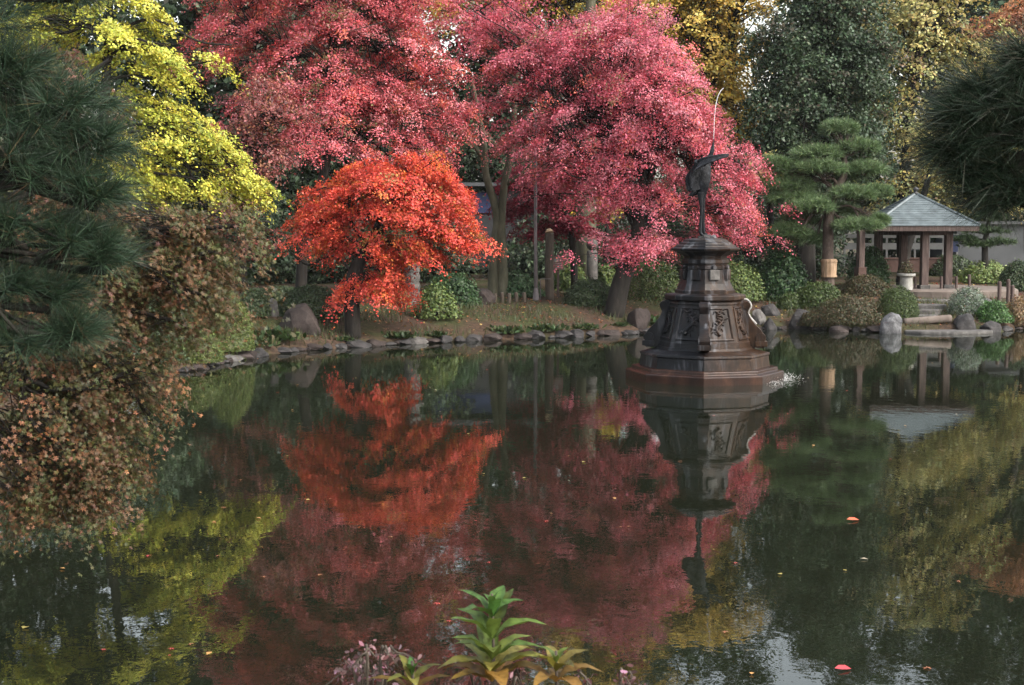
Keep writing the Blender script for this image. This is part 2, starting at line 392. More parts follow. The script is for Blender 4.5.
def bursts(C, Dr, per, length, width, spread, pal, hemi=.0):
    """pine needles: each a thin triangle fanning off a shoot"""
    n = len(C); k = np.repeat(np.arange(n), per); m = len(k)
    d = unit(unit(Dr)[k] + rng.normal(0, spread, (m, 3))); L = length * rng.uniform(.7, 1.15, m)
    st = C[k] + unit(Dr)[k] * rng.uniform(-.35, .35, m)[:, None] * length
    side = unit(np.cross(d, rng.normal(size=(m, 3)))) * width / 2
    bend = rng.normal(0, .08, (m, 3)) * L[:, None]; bend[:, 2] -= .05 * L
    V = np.stack([st - side, st + side, st + d * L[:, None] + bend], 1).reshape(-1, 3)
    cols = jitter(pick(pal, m), .25)
    return V, np.arange(m * 3), np.repeat(cols, 3, 0)

# ------------------------------------------------------------------ setting: ground, water
def ground():
    xs = np.concatenate([-np.geomspace(190, 16, 22), np.arange(-15, 24, .33), np.geomspace(24, 190, 22)])
    ys = np.concatenate([[-60, -25, -12, -6, -3], np.arange(-1, 58, .33), np.geomspace(58.5, 240, 24)])
    X, Y = np.meshgrid(xs, ys); Z = ground_z(X, Y); nx, ny = len(xs), len(ys)
    V = np.stack([X, Y, Z], -1).reshape(-1, 3); i = np.arange(nx - 1)[None] + np.arange(ny - 1)[:, None] * nx
    loops = np.stack([i, i + 1, i + 1 + nx, i + nx], -1).ravel()
    me = raw_mesh('ground', V, loops, 4)
    m, nt, b = new_mat('leaf_littered_earth')
    n = noise_node(nt, .55, 6, .6); n2 = noise_node(nt, 9, 6, .7); n3 = noise_node(nt, 30, 3, .7)
    soil = ramp_node(nt, n2.outputs[0], [(.3, (.018, .012, .009)), (.5, (.05, .033, .023)), (.7, (.095, .058, .037))])
    grass = ramp_node(nt, n2.outputs[0], [(.3, (.013, .017, .007)), (.5, (.034, .040, .015)), (.7, (.066, .066, .026))])
    f = ramp_node(nt, n.outputs[0], [(.45, (0, 0, 0)), (.6, (1, 1, 1))])
    mx = nt.nodes.new("ShaderNodeMix"); mx.data_type = 'RGBA'
    nt.links.new(f.outputs[0], mx.inputs['Factor']); nt.links.new(soil.outputs[0], mx.inputs[6]); nt.links.new(grass.outputs[0], mx.inputs[7])
    nt.links.new(mx.outputs[2], b.inputs['Base Color']); b.inputs['Roughness'].default_value = .95; b.inputs['Specular IOR Level'].default_value = .15
    bp = nt.nodes.new("ShaderNodeBump"); bp.inputs['Strength'].default_value = .6; bp.inputs['Distance'].default_value = .05
    nt.links.new(n3.outputs[0], bp.inputs['Height']); nt.links.new(bp.outputs[0], b.inputs['Normal'])
    prop(put('ground', me, m, None, True), 'leaf littered earth bank around the pond', kind='structure')
ground()

def haze():
    mb = MB(); mb.box((0, 90, 14), (400, 320, 34)); m, nt, b = new_mat('thin_autumn_haze'); nt.nodes.remove(b)
    v = nt.nodes.new("ShaderNodeVolumePrincipled"); v.inputs['Color'].default_value = (.86, .9, .95, 1); v.inputs['Density'].default_value = HAZE
    nt.links.new(v.outputs[0], nt.nodes["Material Output"].inputs['Volume'])
    prop(mb.build('haze', m), 'thin pale haze in the air over the pond', kind='stuff')
HAZE = 0.00011
haze()
RIPPLE = 0.00028
def water():
    me = bpy.data.meshes.new('water')
    n = len(SHORE); c = SHORE.mean(0); big = [tuple(c + (p - c) * (1 + .9 / np.linalg.norm(p - c))) + (0.0,) for p in SHORE]
    me.from_pydata(big, [], [tuple(range(n))]); me.update()
    if me.polygons[0].normal.z < 0: me.flip_normals()
    m, nt, b = new_mat('pond_water'); nt.nodes.remove(b)
    tr = nt.nodes.new("ShaderNodeBsdfTransparent"); tr.inputs[0].default_value = (.30, .26, .17, 1)
    gl = nt.nodes.new("ShaderNodeBsdfGlossy"); gl.inputs['Roughness'].default_value = .0; gl.inputs[0].default_value = (.93, .95, .95, 1)
    df = nt.nodes.new("ShaderNodeBsdfDiffuse"); df.inputs[0].default_value = (.021, .027, .016, 1)
    mk = nt.nodes.new("ShaderNodeMixShader"); mk.inputs[0].default_value = .3
    nt.links.new(tr.outputs[0], mk.inputs[1]); nt.links.new(df.outputs[0], mk.inputs[2])
    fr = nt.nodes.new("ShaderNodeFresnel"); fr.inputs[0].default_value = 1.34
    mx = nt.nodes.new("ShaderNodeMixShader")
    a = noise_node(nt, 3.2, 3, .55, 'Object', (1, .8, 1), .3)
    patch = noise_node(nt, .22, 2, .5, 'Object', (1, .5, 1)); pr = ramp_node(nt, patch.outputs[0], [(.38, (.45, .45, .45)), (.66, (1.3, 1.3, 1.3))])
    c2 = noise_node(nt, 9, 2, .5, 'Object', (1, .7, 1))
    s1 = nt.nodes.new("ShaderNodeMath"); s1.operation = 'MULTIPLY_ADD'; nt.links.new(c2.outputs[0], s1.inputs[0]); s1.inputs[1].default_value = .22; nt.links.new(a.outputs[0], s1.inputs[2])
    s2 = nt.nodes.new("ShaderNodeMath"); s2.operation = 'MULTIPLY'; nt.links.new(s1.outputs[0], s2.inputs[0]); nt.links.new(pr.outputs[0], s2.inputs[1])
    bp = nt.nodes.new("ShaderNodeBump"); bp.inputs['Strength'].default_value = 1.0; bp.inputs['Distance'].default_value = RIPPLE * 6
    nt.links.new(s2.outputs[0], bp.inputs['Height'])
    nt.links.new(bp.outputs[0], gl.inputs['Normal']); nt.links.new(bp.outputs[0], fr.inputs['Normal'])
    nt.links.new(fr.outputs[0], mx.inputs[0]); nt.links.new(mk.outputs[0], mx.inputs[1]); nt.links.new(gl.outputs[0], mx.inputs[2])
    nt.links.new(mx.outputs[0], nt.nodes["Material Output"].inputs[0])
    prop(put('water', me, m), 'dark still pond water with faint ripples', kind='structure')
water()

# ------------------------------------------------------------------ palettes (leaf albedo)
PINK = [(4, (.53, .125, .15)), (3, (.58, .21, .235)), (2, (.48, .075, .085)), (1, (.53, .13, .08)), (.5, (.27, .15, .07)), (.3, (.17, .17, .07))]
ROSE = [(4, (.48, .115, .16)), (3, (.55, .195, .24)), (2, (.43, .07, .10)), (.7, (.50, .12, .09)), (.3, (.21, .16, .08))]
ORANGE = [(4, (.54, .085, .045)), (3.5, (.54, .07, .052)), (1.5, (.58, .18, .045)), (1.5, (.42, .05, .035)), (.3, (.3, .2, .06))]
GINKGO = [(4, (.44, .44, .065)), (3, (.37, .395, .07)), (2, (.52, .48, .075)), (1.5, (.25, .30, .055))]
GOLD = [(4, (.52, .37, .075)), (3, (.58, .42, .10)), (2, (.41, .32, .085)), (1, (.28, .26, .085))]
OLIVE = [(3, (.28, .26, .10)), (3, (.36, .32, .11)), (2.5, (.19, .21, .09)), (1, (.42, .34, .11)), (.6, (.29, .20, .12))]
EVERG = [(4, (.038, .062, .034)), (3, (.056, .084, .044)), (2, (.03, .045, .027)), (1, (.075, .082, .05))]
GREY_EVERG = [(4, (.046, .074, .040)), (3, (.062, .092, .05)), (2, (.034, .052, .03)), (1, (.08, .075, .052))]
DULL = [(6, (.115, .066, .032)), (6, (.076, .075, .026)), (1.6, (.18, .080, .042)), (.8, (.16, .07, .052)), (3, (.058, .072, .024)), (.5, (.28, .12, .05))]
BROWN_RED = [(3, (.22, .07, .06)), (2, (.16, .05, .05)), (1, (.26, .12, .06))]
CLIP = [(4, (.042, .064, .018)), (3, (.06, .086, .025)), (2, (.03, .048, .015))]
DOME = [(4, (.085, .115, .03)), (3, (.115, .15, .04)), (2, (.06, .085, .025)), (1, (.14, .14, .05))]
DARKCLIP = [(4, (.036, .055, .026)), (3, (.05, .072, .032)), (1, (.026, .038, .018))]
LIGHTG = [(3, (.09, .13, .04)), (2, (.13, .17, .05)), (2, (.06, .09, .03))]
AZALEA = [(3, (.045, .047, .02)), (2, (.07, .052, .026)), (2, (.035, .042, .017)), (1, (.085, .048, .028))]
GLOSSY = [(3, (.03, .065, .025)), (2, (.05, .09, .035)), (1, (.02, .04, .018))]
NEEDLE = [(3, (.085, .135, .055)), (2, (.12, .18, .075)), (1, (.05, .085, .035))]
NEARNEEDLE = [(3, (.022, .045, .024)), (2, (.036, .064, .034)), (1, (.012, .024, .014)), (.3, (.09, .06, .03))]

# ------------------------------------------------------------------ background trees
BACK = [  # x, top y, half width px, D, palette, label
    (-70, -330, 120, 58, EVERG, 'tall dark evergreen at the far left behind the ginkgo'),
    (70, -300, 110, 64, EVERG, 'tall dark evergreen directly behind the yellow ginkgo crown'),
    (185, -260, 90, 58, GREY_EVERG, 'grey green evergreen between the ginkgo and the rose maple'),
    (238, -270, 70, 56, EVERG, 'dark evergreen filling the gap right of the ginkgo tips'),
    (290, -280, 100, 66, EVERG, 'dark evergreen hidden behind the tall rose maple'),
    (400, -250, 100, 70, EVERG, 'dark evergreen rising behind the orange maple and rose maple'),
    (500, -160, 90, 68, GREY_EVERG, 'dark evergreen seen through the gap between the two rose maples'),
    (600, -130, 90, 72, EVERG, 'dark evergreen behind the maple by the fountain'),
    (700, -70, 85, 74, GREY_EVERG, 'dull evergreen behind the golden trees right of the maples'),
    (870, -35, 90, 76, EVERG, 'dark evergreen behind the olive yellow tree'),
    (960, -45, 90, 78, EVERG, 'dark evergreen behind the gazebo roof'),
    (1012, -60, 80, 86, EVERG, 'dark evergreen behind the small reddish brown tree at upper right'),
    (1060, -40, 90, 72, GREY_EVERG, 'dark evergreen at the far right edge behind the near pine'),
]
for x, top, hw, D, pal, lab in BACK:
    hw *= 1.2; top -= (80 if x > 800 else 105) if x > 650 else 20; g = 262; h = g - top; lo = []
    for k in range(9):
        t = (k + .5) / 9; w = hw * (.62 + .38 * math.sin(math.pi * min(1, t * 1.1 + .1)))
        lo.append((x + rng.normal(0, hw * .25), g - h * t, w * .72, h / 9 * 1.05, rng.normal(0, 1), w * D / F * .8))
    area = (2 * hw) * h * (D / F) ** 2
    tree('evergreen_tree', lab, 'tree', D, lo, None, [(x, g), (x + 4, g - h * .5), (x - 3, g - h * .9)], [.4, .28, .06], int(area * 2.9), 52, .95, .30, pal,
         'evergreen', group='evergreens behind the pond', twig=.1, droop=.3, thick=.25, rnd=.9, shell=.6)

# olive tree, dark camphor, golden trees
tree('olive_tree', 'loose olive yellow tree with sky gaps rising above the gazebo roof', 'tree', 64,
     [(905, 40, 50, 40), (945, 75, 50, 40), (890, 110, 40, 40), (930, 150, 45, 40), (980, 60, 45, 45), (870, 20, 45, 35), (930, 0, 60, 40), (985, 130, 45, 45), (900, 190, 50, 30), (960, 195, 50, 25), (1010, 180, 45, 40)],
     None, [(905, 262), (903, 200), (910, 120), (918, 40)], [.35, .28, .2, .06], 560, 44, .75, .17, OLIVE, twig=.5, limb_r=.4, twig_r=.03)
tree('red_brown_tree', 'small reddish brown autumn tree at the upper right corner', 'tree', 66,
     [(1000, 32, 36, 20), (1035, 20, 40, 30)], None, [(1030, 265), (1026, 150), (1015, 50)], [.25, .2, .06], 110, 60, .7, .16, [(3, (.30, .12, .06)), (2, (.36, .17, .08))], twig=.5)
tree('camphor_tree', 'dark dense broadleaf evergreen standing right of the maples behind the clipped pine', 'tree', 57,
     [(820, 60, 55, 50), (790, 110, 45, 45), (850, 110, 45, 45), (830, -5, 55, 40), (780, 50, 40, 45), (865, 60, 35, 45), (770, 150, 35, 40), (870, 150, 25, 35), (800, 170, 40, 30), (840, -40, 40, 25)],
     None, [(806, 285), (804, 160), (800, 110), (815, 40)], [.42, .36, .3, .08], 900, 70, .62, .15, GREY_EVERG, 'evergreen', 'bark', twig=.2, thick=.22, rnd=.8)
tree('golden_tree', 'golden yellow tree whose crown shows above the fountain maple', 'tree', 60,
     [(690, 20, 55, 35), (640, 10, 45, 25), (735, 60, 40, 40), (720, 100, 40, 30), (740, -5, 45, 40), (690, -20, 60, 30), (745, 120, 28, 22), (700, 70, 40, 30)],
     None, [(705, 285), (703, 180), (708, 90), (710, 20)], [.3, .25, .18, .05], 520, 46, .7, .16, GOLD, twig=.5, limb_r=.4, twig_r=.03)
tree('golden_tree', 'golden tree seen through the tops between the two rose maples', 'tree', 62,
     [(560, -5, 60, 30), (500, -15, 50, 25), (445, 5, 30, 30), (600, -40, 60, 30)],
     None, [(556, 285), (553, 160), (550, 20)], [.3, .25, .08], 260, 46, .7, .16, GOLD, twig=.5, twig_r=.03)
tree('yellow_bush_tree', 'low yellow tree glowing between the maple trunk and the round topped stone post', 'tree', 58,
     [(608, 200, 16, 16), (596, 206, 12, 10)], None, [(606, 285), (607, 230), (610, 210)], [.12, .1, .04], 60, 50, .5, .15, [(3, (.5, .36, .05)), (2, (.44, .34, .06))], twig=.3)

# dark understory shrubs under the canopy
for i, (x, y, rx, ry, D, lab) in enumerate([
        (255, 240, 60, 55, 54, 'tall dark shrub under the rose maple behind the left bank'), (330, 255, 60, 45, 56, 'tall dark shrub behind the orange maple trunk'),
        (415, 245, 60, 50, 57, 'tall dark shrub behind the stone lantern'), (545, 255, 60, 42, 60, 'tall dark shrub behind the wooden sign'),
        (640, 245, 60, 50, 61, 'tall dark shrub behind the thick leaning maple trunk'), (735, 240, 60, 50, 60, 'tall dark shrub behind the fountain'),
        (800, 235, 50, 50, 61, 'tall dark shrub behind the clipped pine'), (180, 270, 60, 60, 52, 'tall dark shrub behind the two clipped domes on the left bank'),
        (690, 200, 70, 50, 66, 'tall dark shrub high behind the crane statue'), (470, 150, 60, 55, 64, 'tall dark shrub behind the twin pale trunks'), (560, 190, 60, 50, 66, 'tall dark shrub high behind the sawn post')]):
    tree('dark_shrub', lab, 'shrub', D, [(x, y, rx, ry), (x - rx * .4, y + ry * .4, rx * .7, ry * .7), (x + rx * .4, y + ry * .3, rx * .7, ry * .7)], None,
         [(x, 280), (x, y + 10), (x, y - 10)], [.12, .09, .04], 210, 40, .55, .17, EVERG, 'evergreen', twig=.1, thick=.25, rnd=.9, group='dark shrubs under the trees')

# ------------------------------------------------------------------ maples, ginkgo
tree('rose_maple', 'tall rose red maple filling the top of the picture left of the twin pale trunks', 'maple tree', 46,
     [(330, 30, 80, 40), (225, 35, 38, 35), (265, 45, 60, 35), (400, 55, 70, 40), (300, -25, 95, 40), (400, -20, 80, 40), (240, 0, 50, 40), (345, 90, 80, 35), (420, 110, 45, 35), (290, 100, 60, 30), (370, 135, 70, 25), (430, 150, 35, 22), (300, 135, 35, 20), (440, 60, 30, 35), (330, -80, 90, 40)],
     None, [(300, 300), (305, 240), (325, 170), (335, 80), (335, 0)], [.2, .18, .15, .1, .04], 1750, 105, .47, .074, PINK, droop=.6, lean=.62, bough=9, bs=1.0, limb_r=.3, thick=.17, seed=4)
tree('rose_maple', 'broad rose maple with a thick leaning trunk just behind the fountain', 'maple tree', 46.5,
     [(600, 45, 70, 35), (545, 60, 55, 35), (655, 80, 60, 38), (500, 40, 40, 40), (600, 105, 75, 35), (680, 120, 50, 35), (550, 130, 55, 28), (640, 150, 60, 28), (715, 160, 45, 35), (590, 175, 60, 22), (660, 195, 45, 20), (735, 205, 35, 28), (740, 222, 20, 20), (618, 196, 40, 9), (562, 168, 42, 9), (690, 235, 30, 16), (640, 238, 36, 12), (490, 95, 35, 22), (630, 15, 45, 18), (480, 10, 30, 30)],
     None, [(613, 306), (622, 280), (634, 250), (642, 200), (645, 130)], [.36, .30, .27, .2, .08], 1950, 105, .47, .074, ROSE, droop=.6, lean=.62, bough=9, bs=.95, limb_r=.3, thick=.17, seed=11)
tree('wine_maple', 'dark wine red lower maple hanging over the pole and the sawn post', 'maple tree', 51,
     [(545, 205, 45, 14), (520, 180, 35, 14), (575, 225, 35, 12), (540, 230, 35, 8), (510, 210, 22, 8), (560, 180, 35, 14)],
     None, [(575, 285), (572, 240), (560, 200), (545, 180)], [.14, .12, .1, .04], 190, 74, .45, .105, [(3, (.20, .02, .04)), (2, (.27, .035, .06)), (1, (.15, .02, .03))], droop=.4)
tree('orange_maple', 'vivid orange red maple low over the far bank', 'maple tree', 40.5,
     [(395, 180, 60, 18), (440, 195, 40, 26), (340, 185, 40, 16), (350, 215, 45, 14), (410, 215, 55, 18), (450, 235, 32, 20), (325, 235, 28, 12), (375, 243, 42, 10), (420, 250, 36, 14), (400, 272, 25, 8), (372, 284, 24, 8), (384, 290, 14, 6), (347, 294, 10, 4), (365, 165, 35, 10), (430, 170, 35, 12), (288, 250, 14, 7), (310, 213, 25, 9), (328, 247, 24, 7), (375, 262, 30, 7), (460, 205, 18, 20)],
     None, [(353, 315), (352, 290), (358, 265), (375, 235), (385, 200)], [.24, .22, .2, .14, .05], 780, 100, .38, .078, ORANGE, seed=9, thick=.15, droop=.55, lean=.65, bough=7, bs=.7, limb_r=.35)
tree('ginkgo_tree', 'bright yellow green ginkgo with branches reaching right over the left bank', 'ginkgo tree', 37,
     [(200, 150, 45, 20), (235, 165, 38, 15), (160, 140, 35, 22), (130, 100, 30, 24), (170, 80, 28, 18), (150, 50, 30, 22), (120, 20, 35, 25), (60, 30, 50, 20), (20, 25, 40, 20), (190, 110, 25, 14), (215, 60, 20, 6), (232, 45, 18, 6), (250, 205, 20, 10), (270, 222, 18, 5), (225, 190, 22, 12), (185, 185, 28, 10), (120, 150, 22, 16), (90, 60, 30, 14), (110, -30, 50, 30), (40, -20, 40, 25), (160, 10, 22, 25), (135, 185, 25, 12), (150, 170, 40, 16), (215, 140, 40, 16), (180, 60, 24, 14), (165, 110, 30, 14), (240, 185, 26, 10)],
     None, [(95, 300), (98, 200), (105, 100), (110, 0), (112, -40)], [.2, .17, .13, .09, .03], 640, 84, .32, .078, GINKGO, seed=6, shape='fan', bough=5, bs=.55, elong=2.0, thick=.14, droop=.7, lean=.7, twig=.6, twig_r=.014)
tree('brown_maple', 'thin reddish brown tree leaning out between the ginkgo and the orange maple', 'tree', 43,
     [(255, 150, 45, 35), (240, 200, 35, 25), (275, 110, 40, 35), (265, 240, 30, 16), (220, 225, 25, 20)], None, [(245, 305), (243, 260), (250, 200), (258, 140)], [.14, .12, .09, .03], 200, 46, .45, .095, BROWN_RED, twig=.6)
# dull maple hanging over the water on the left, nearer
tree('dull_maple', 'dull reddish green maple drooping low over the water at the left edge', 'maple tree', 10.2,
     [(130, 222, 45, 16), (190, 225, 40, 16), (70, 260, 55, 30), (150, 265, 60, 30), (215, 250, 40, 28), (100, 320, 60, 35), (170, 320, 50, 30), (40, 340, 55, 45), (215, 300, 30, 25), (60, 400, 60, 40), (125, 390, 50, 35), (30, 455, 50, 40), (95, 450, 45, 35), (150, 415, 22, 24), (160, 360, 35, 20), (20, 210, 40, 30), (50, 60, 22, 12), (110, 60, 18, 12), (122, 110, 16, 16), (100, 140, 20, 14), (130, 185, 22, 7), (245, 225, 25, 18), (60, 490, 55, 25), (10, 280, 40, 50), (30, 505, 50, 16), (110, 470, 35, 25), (0, 430, 40, 50), (80, 290, 70, 60, .8), (60, 400, 70, 60, .8), (140, 300, 60, 60, .9), (180, 245, 55, 30, .3), (150, 215, 50, 18, .5), (200, 270, 45, 28, .4)],
     None, [(-216, 560), (-190, 430), (-120, 300), (-30, 220), (60, 170)], [.08, .07, .05, .03, .012], 1650, 38, .13, .042, DULL, shape='star', seed=5, bough=6, bs=.24, droop=1.3, lean=1.1, twig=.5, vj=.22, clump_v=.25, twig_r=.0035, rnd=.7, thick=.25)

for x, y, rx, ry, D, lab in [(110, 330, 70, 50, 27, 'dark shrub on the left bank behind the drooping dull maple'), (20, 340, 80, 60, 25, 'dark shrub at the left edge behind the near pine needles'), (150, 298, 50, 36, 31, 'dark shrub behind the dull maple and beside the clipped domes'), (40, 292, 75, 40, 30, 'tall dark shrub under the yellow ginkgo behind the near pine')]:
    tree('dark_shrub', lab, 'shrub', D, [(x, y, rx, ry), (x - rx * .4, y + ry * .4, rx * .7, ry * .7), (x + rx * .3, y + ry * .3, rx * .6, ry * .7)], None,
         [(x, y + ry), (x, y + 10), (x, y - 10)], [.06, .05, .02], 260, 42, .3, .10, EVERG, 'evergreen', twig=.1, thick=.25, rnd=.9)

# twin pale trunks, thick grey trunk, leaning trunk
def bare(name, label, D, paths, lobes, n, pal, bark, leafsize=.16):
    tp = P(paths[0][0][0], paths[0][0][1], D); tp[2] = gz(tp[0], tp[1]); root = thing(name, label, 'tree', tuple(tp)); mb = MB()
    for pth in paths:
        pts = [P(q[0], q[1], D + (q[3] if len(q) > 3 else 0)) - tp for q in pth]; rad = [q[2] for q in pth]
        if pth[0][1] > 250: pts[0][2] = -.15
        sp = spline(pts, 5); mb.tube(sp, np.interp(np.linspace(0, 1, len(sp)), np.linspace(0, 1, len(rad)), rad), 9)
    mb.build('trunk', M[bark], root, True)
    lb = lobes_px(lobes, D); C, out, idx, d = sprays(lb, n, P(lobes[0][0], lobes[0][1], D))
    pos, N, size, cols = foliage(C, out, .7, 40, leafsize, pal)
    put('crown', leaf_mesh('crown', pos - tp, N, size, cols), M['leaf'], root); return root
bare('twin_trunk_tree', 'tree with two entwined pale olive trunks forking high behind the bank', 50,
     [[(493, 282, .22), (494, 250, .15), (497, 215, .15), (486, 175, .13), (483, 140, .12), (472, 80, .06)], [(503, 281, .22), (502, 250, .17), (501, 220, .16), (505, 180, .13), (511, 150, .13), (518, 60, .07)],
      [(484, 160, .10), (470, 138, .07), (458, 110, .04)], [(505, 185, .1), (530, 165, .07), (545, 120, .04)]],
     [(475, 20, 45, 30), (520, -20, 50, 30), (470, -50, 50, 30)], 150, ROSE, 'pale_bark', .11)
bare('thick_trunk_tree', 'tree with a thick straight grey trunk behind the round topped stone post', 54,
     [[(586, 286, .44), (586, 240, .41), (587, 150, .38), (590, 40, .25), (592, -60, .1)]], [(590, -60, 70, 30), (560, -90, 60, 30), (640, -80, 60, 30)], 130, GOLD, 'pale_bark')
bare('leaning_trunk_tree', 'dark leaning tree trunk seen through the gazebo behind the white pedestal', 58,
     [[(900, 278, .22), (906, 252, .19), (913, 230, .17), (925, 190, .13), (935, 150, .07)]], [(935, 150, 40, 20), (960, 170, 40, 18)], 90, OLIVE, 'bark')
bare('leaning_trunk_tree', 'dark tree trunk leaning left beneath the clipped pine pads', 52,
     [[(781, 285, .2), (776, 250, .17), (770, 215, .14), (774, 170, .08)]], [(772, 165, 18, 8), (778, 178, 18, 8)], 25, OLIVE, 'bark')

# ------------------------------------------------------------------ pines
def pine_mesh_tree(name, label, D, pads, trunk, rad, length, width, per, npp, pal, spread=.75, bark='pine_bark', limb=.35, bias=(0, 0, .9)):
    tp = [P(t[0], t[1], D + (t[2] if len(t) > 2 else 0)) for t in trunk]; tp[0][2] = gz(tp[0][0], tp[0][1]) - .15
    off = tp[0] + np.array([0, 0, .15]); root = thing(name, label, 'pine tree', tuple(off))
    lb = lobes_px(pads, D); Vs, Ls, Cs = [], [], []; C_all = []; idx = []
    for i, (c, r) in enumerate(lb):
        n = max(8, int(npp * r[0] * r[1] / (pads_ref ** 2))) if False else npp
        d = unit(rng.normal(size=(n, 3))); d[:, 2] = np.abs(d[:, 2]) * 1.15 - .2; q = c + d * r * (rng.random((n, 1)) ** .4)
        up = unit(d * np.array([1, 1, .6]) + np.array(bias)); C_all.append(q); idx += [i] * n
        V, L, K = bursts(q, up, per, length, width, spread, pal); Vs.append(V); Ls.append(K)
    V = np.concatenate(Vs); K = np.concatenate(Ls); C = np.concatenate(C_all)
    tm = limbs_mesh([p - off for p in tp], rad, [(c - off - np.array([0, 0, r[2] * .5]), r) for c, r in lb], C - off, np.array(idx), .16, limb, .012)
    tm.build('trunk', M[bark], root, True)
    put('needles', raw_mesh('needles', V - off, np.arange(len(V)), 3, K), M['needle'], root); return root
niwaki = pine_mesh_tree('clipped_pine', 'clipped garden pine in layered pads beside the gazebo', 50,
    [(839, 131, 20, 9), (818, 155, 27, 8), (857, 149, 22, 8), (820, 170, 26, 8, -.4), (865, 171, 20, 8), (791, 171, 18, 8), (789, 187, 25, 9), (846, 176, 22, 7, .6), (794, 200, 28, 9), (852, 196, 24, 9, -.4), (874, 194, 18, 7), (812, 208, 24, 8, -.6), (789, 234, 20, 9), (806, 241, 18, 8, .5), (857, 227, 24, 6, -.5), (772, 165, 16, 6), (800, 222, 20, 7, .8), (835, 211, 22, 7, .9), (878, 222, 10, 4)],
    [(829, 283), (828, 250), (829, 215), (836, 190), (845, 172), (842, 150), (839, 135)], [.23, .2, .18, .15, .12, .08, .03], .26, .02, 26, 230, NEEDLE, .85)
pine_mesh_tree('small_pine', 'small dark layered pine in front of the grey wall at right', 58,
    [(985, 232, 24, 5), (990, 218, 18, 5), (978, 245, 20, 4), (1000, 243, 18, 4), (988, 205, 12, 5), (965, 240, 12, 3)],
    [(986, 268), (985, 245), (988, 225), (988, 205)], [.16, .13, .09, .03], .2, .026, 22, 90, [(3, (.035, .06, .025)), (2, (.05, .08, .03))], .8, 'bark')
pine_mesh_tree('near_pine', 'dark long needled pine branches entering from the left edge', 6.2,
    [(40, 130, 55, 26), (90, 150, 28, 24), (20, 95, 40, 22), (70, 105, 36, 20), (60, 180, 50, 20), (15, 170, 40, 30), (25, 235, 45, 26), (75, 245, 34, 20), (105, 262, 18, 18), (10, 290, 30, 22), (50, 300, 30, 20), (70, 335, 22, 14), (30, 345, 30, 16), (10, 70, 30, 18), (95, 200, 22, 16), (-40, 200, 50, 120), (-30, 20, 50, 40), (70, -5, 30, 6)],
    [(-260, 700), (-240, 500), (-200, 250), (-150, 60), (-120, -60)], [.12, .11, .09, .07, .03], .18, .0024, 74, 20, NEARNEEDLE, .58, 'bark', .06, (.75, -.2, .25))
pine_mesh_tree('near_pine', 'dark pine branch with long needles drooping in from the right edge', 5.2,
    [(1000, 112, 24, 18), (1012, 150, 26, 22), (1026, 85, 22, 20), (985, 148, 18, 12), (1008, 186, 18, 12), (1040, 130, 34, 46), (975, 125, 10, 8), (1000, 172, 16, 10), (1075, 100, 40, 60), (1025, 200, 16, 6), (1035, 60, 14, 8), (962, 112, 6, 4), (955, 150, 8, 5), (968, 172, 8, 5), (990, 196, 8, 4), (985, 92, 8, 5)],
    [(1290, 800), (1270, 500), (1220, 250), (1150, 120), (1090, 90)], [.11, .1, .09, .06, .03], .19, .0026, 70, 13, [(3, (.010, .022, .012)), (2, (.018, .034, .018)), (1, (.03, .03, .018))], .48, 'bark', .08, (-.7, -.2, -.15))

# ------------------------------------------------------------------ shrubs
def bush(name, label, px, py, rx, ry, pal, n=6000, leaf=.075, mat='evergreen', base=None, dome=True, group=None, rough=.06, shape='diamond', inner=.8):
    """px, py = foot on the ground (pixel), rx = half width, ry = height in px"""
    g = on_ground(px, py) if base is None else P(px, py, base); D = g[1]; s = D / F
    g[2] = gz(g[0], g[1]); root = thing(name, label, 'shrub', tuple(g), 0, group)
    a, h = rx * s, ry * s
    d = unit(rng.normal(size=(n, 3))); d[:, 2] = np.abs(d[:, 2]) if dome else d[:, 2]
    lump = np.array([mnoise.noise(Vector(q * 2.3 + g)) for q in d]) * 1.6 * rough
    r = (rng.uniform(inner, 1.0, n) + lump + rng.normal(0, rough * .5, n))[:, None]
    pos = d * r * np.array([a, a * .85, h]); 
    if not dome: pos[:, 2] = pos[:, 2] * .5 + h * .5
    N = d + rng.normal(0, .55, (n, 3)); cols = jitter(pick(pal, n), .22); sz = leaf * rng.uniform(.6, 1.3, n)
    mb = MB()
    for k in range(7):
        q = pos[int(rng.integers(n))] * .75; mb.tube([(0, 0, -.1), q * .5 + np.array([0, 0, .02]), q], [.03, .02, .008], 5, False)
    mb.build('stem', M['bark'], root)
    put('foliage', leaf_mesh('foliage', pos, N, sz, cols, shape), M[mat], root); return root
bush('clipped_shrub', 'clipped round green dome shrub at the water edge, nearer of the left pair', 195, 362, 29, 36, DOME, 20000, .042)
bush('clipped_shrub', 'taller clipped light green dome shrub behind the other dome on the left bank', 229, 350, 26, 58, DOME, 20000, .042)
bush('clipped_shrub', 'small dark round shrub behind the left domes', 252, 316, 18, 28, DARKCLIP)
bush('clipped_shrub', 'wide dark clipped shrub behind the reddish boulder', 312, 317, 36, 32, DARKCLIP, 8000)
bush('clipped_shrub', 'dark low clipped shrub left of the orange maple trunk', 280, 300, 30, 14, DARKCLIP)
bush('leafy_shrub', 'leafy green shrub between the stone lantern and the flat mossy rock', 452, 305, 30, 32, GLOSSY, 6000, .09, rough=.12)
bush('weeping_shrub', 'yellowish green drooping shrub right of the stone lantern', 436, 318, 22, 32, LIGHTG, 2500, .09, rough=.2)
bush('low_hedge_shrub', 'low glossy leaved shrub between the twin trunks and the metal pole', 520, 296, 22, 22, [(2, (.05, .10, .04)), (1, (.10, .15, .08)), (1, (.03, .06, .025))], 3500, .12, rough=.15)
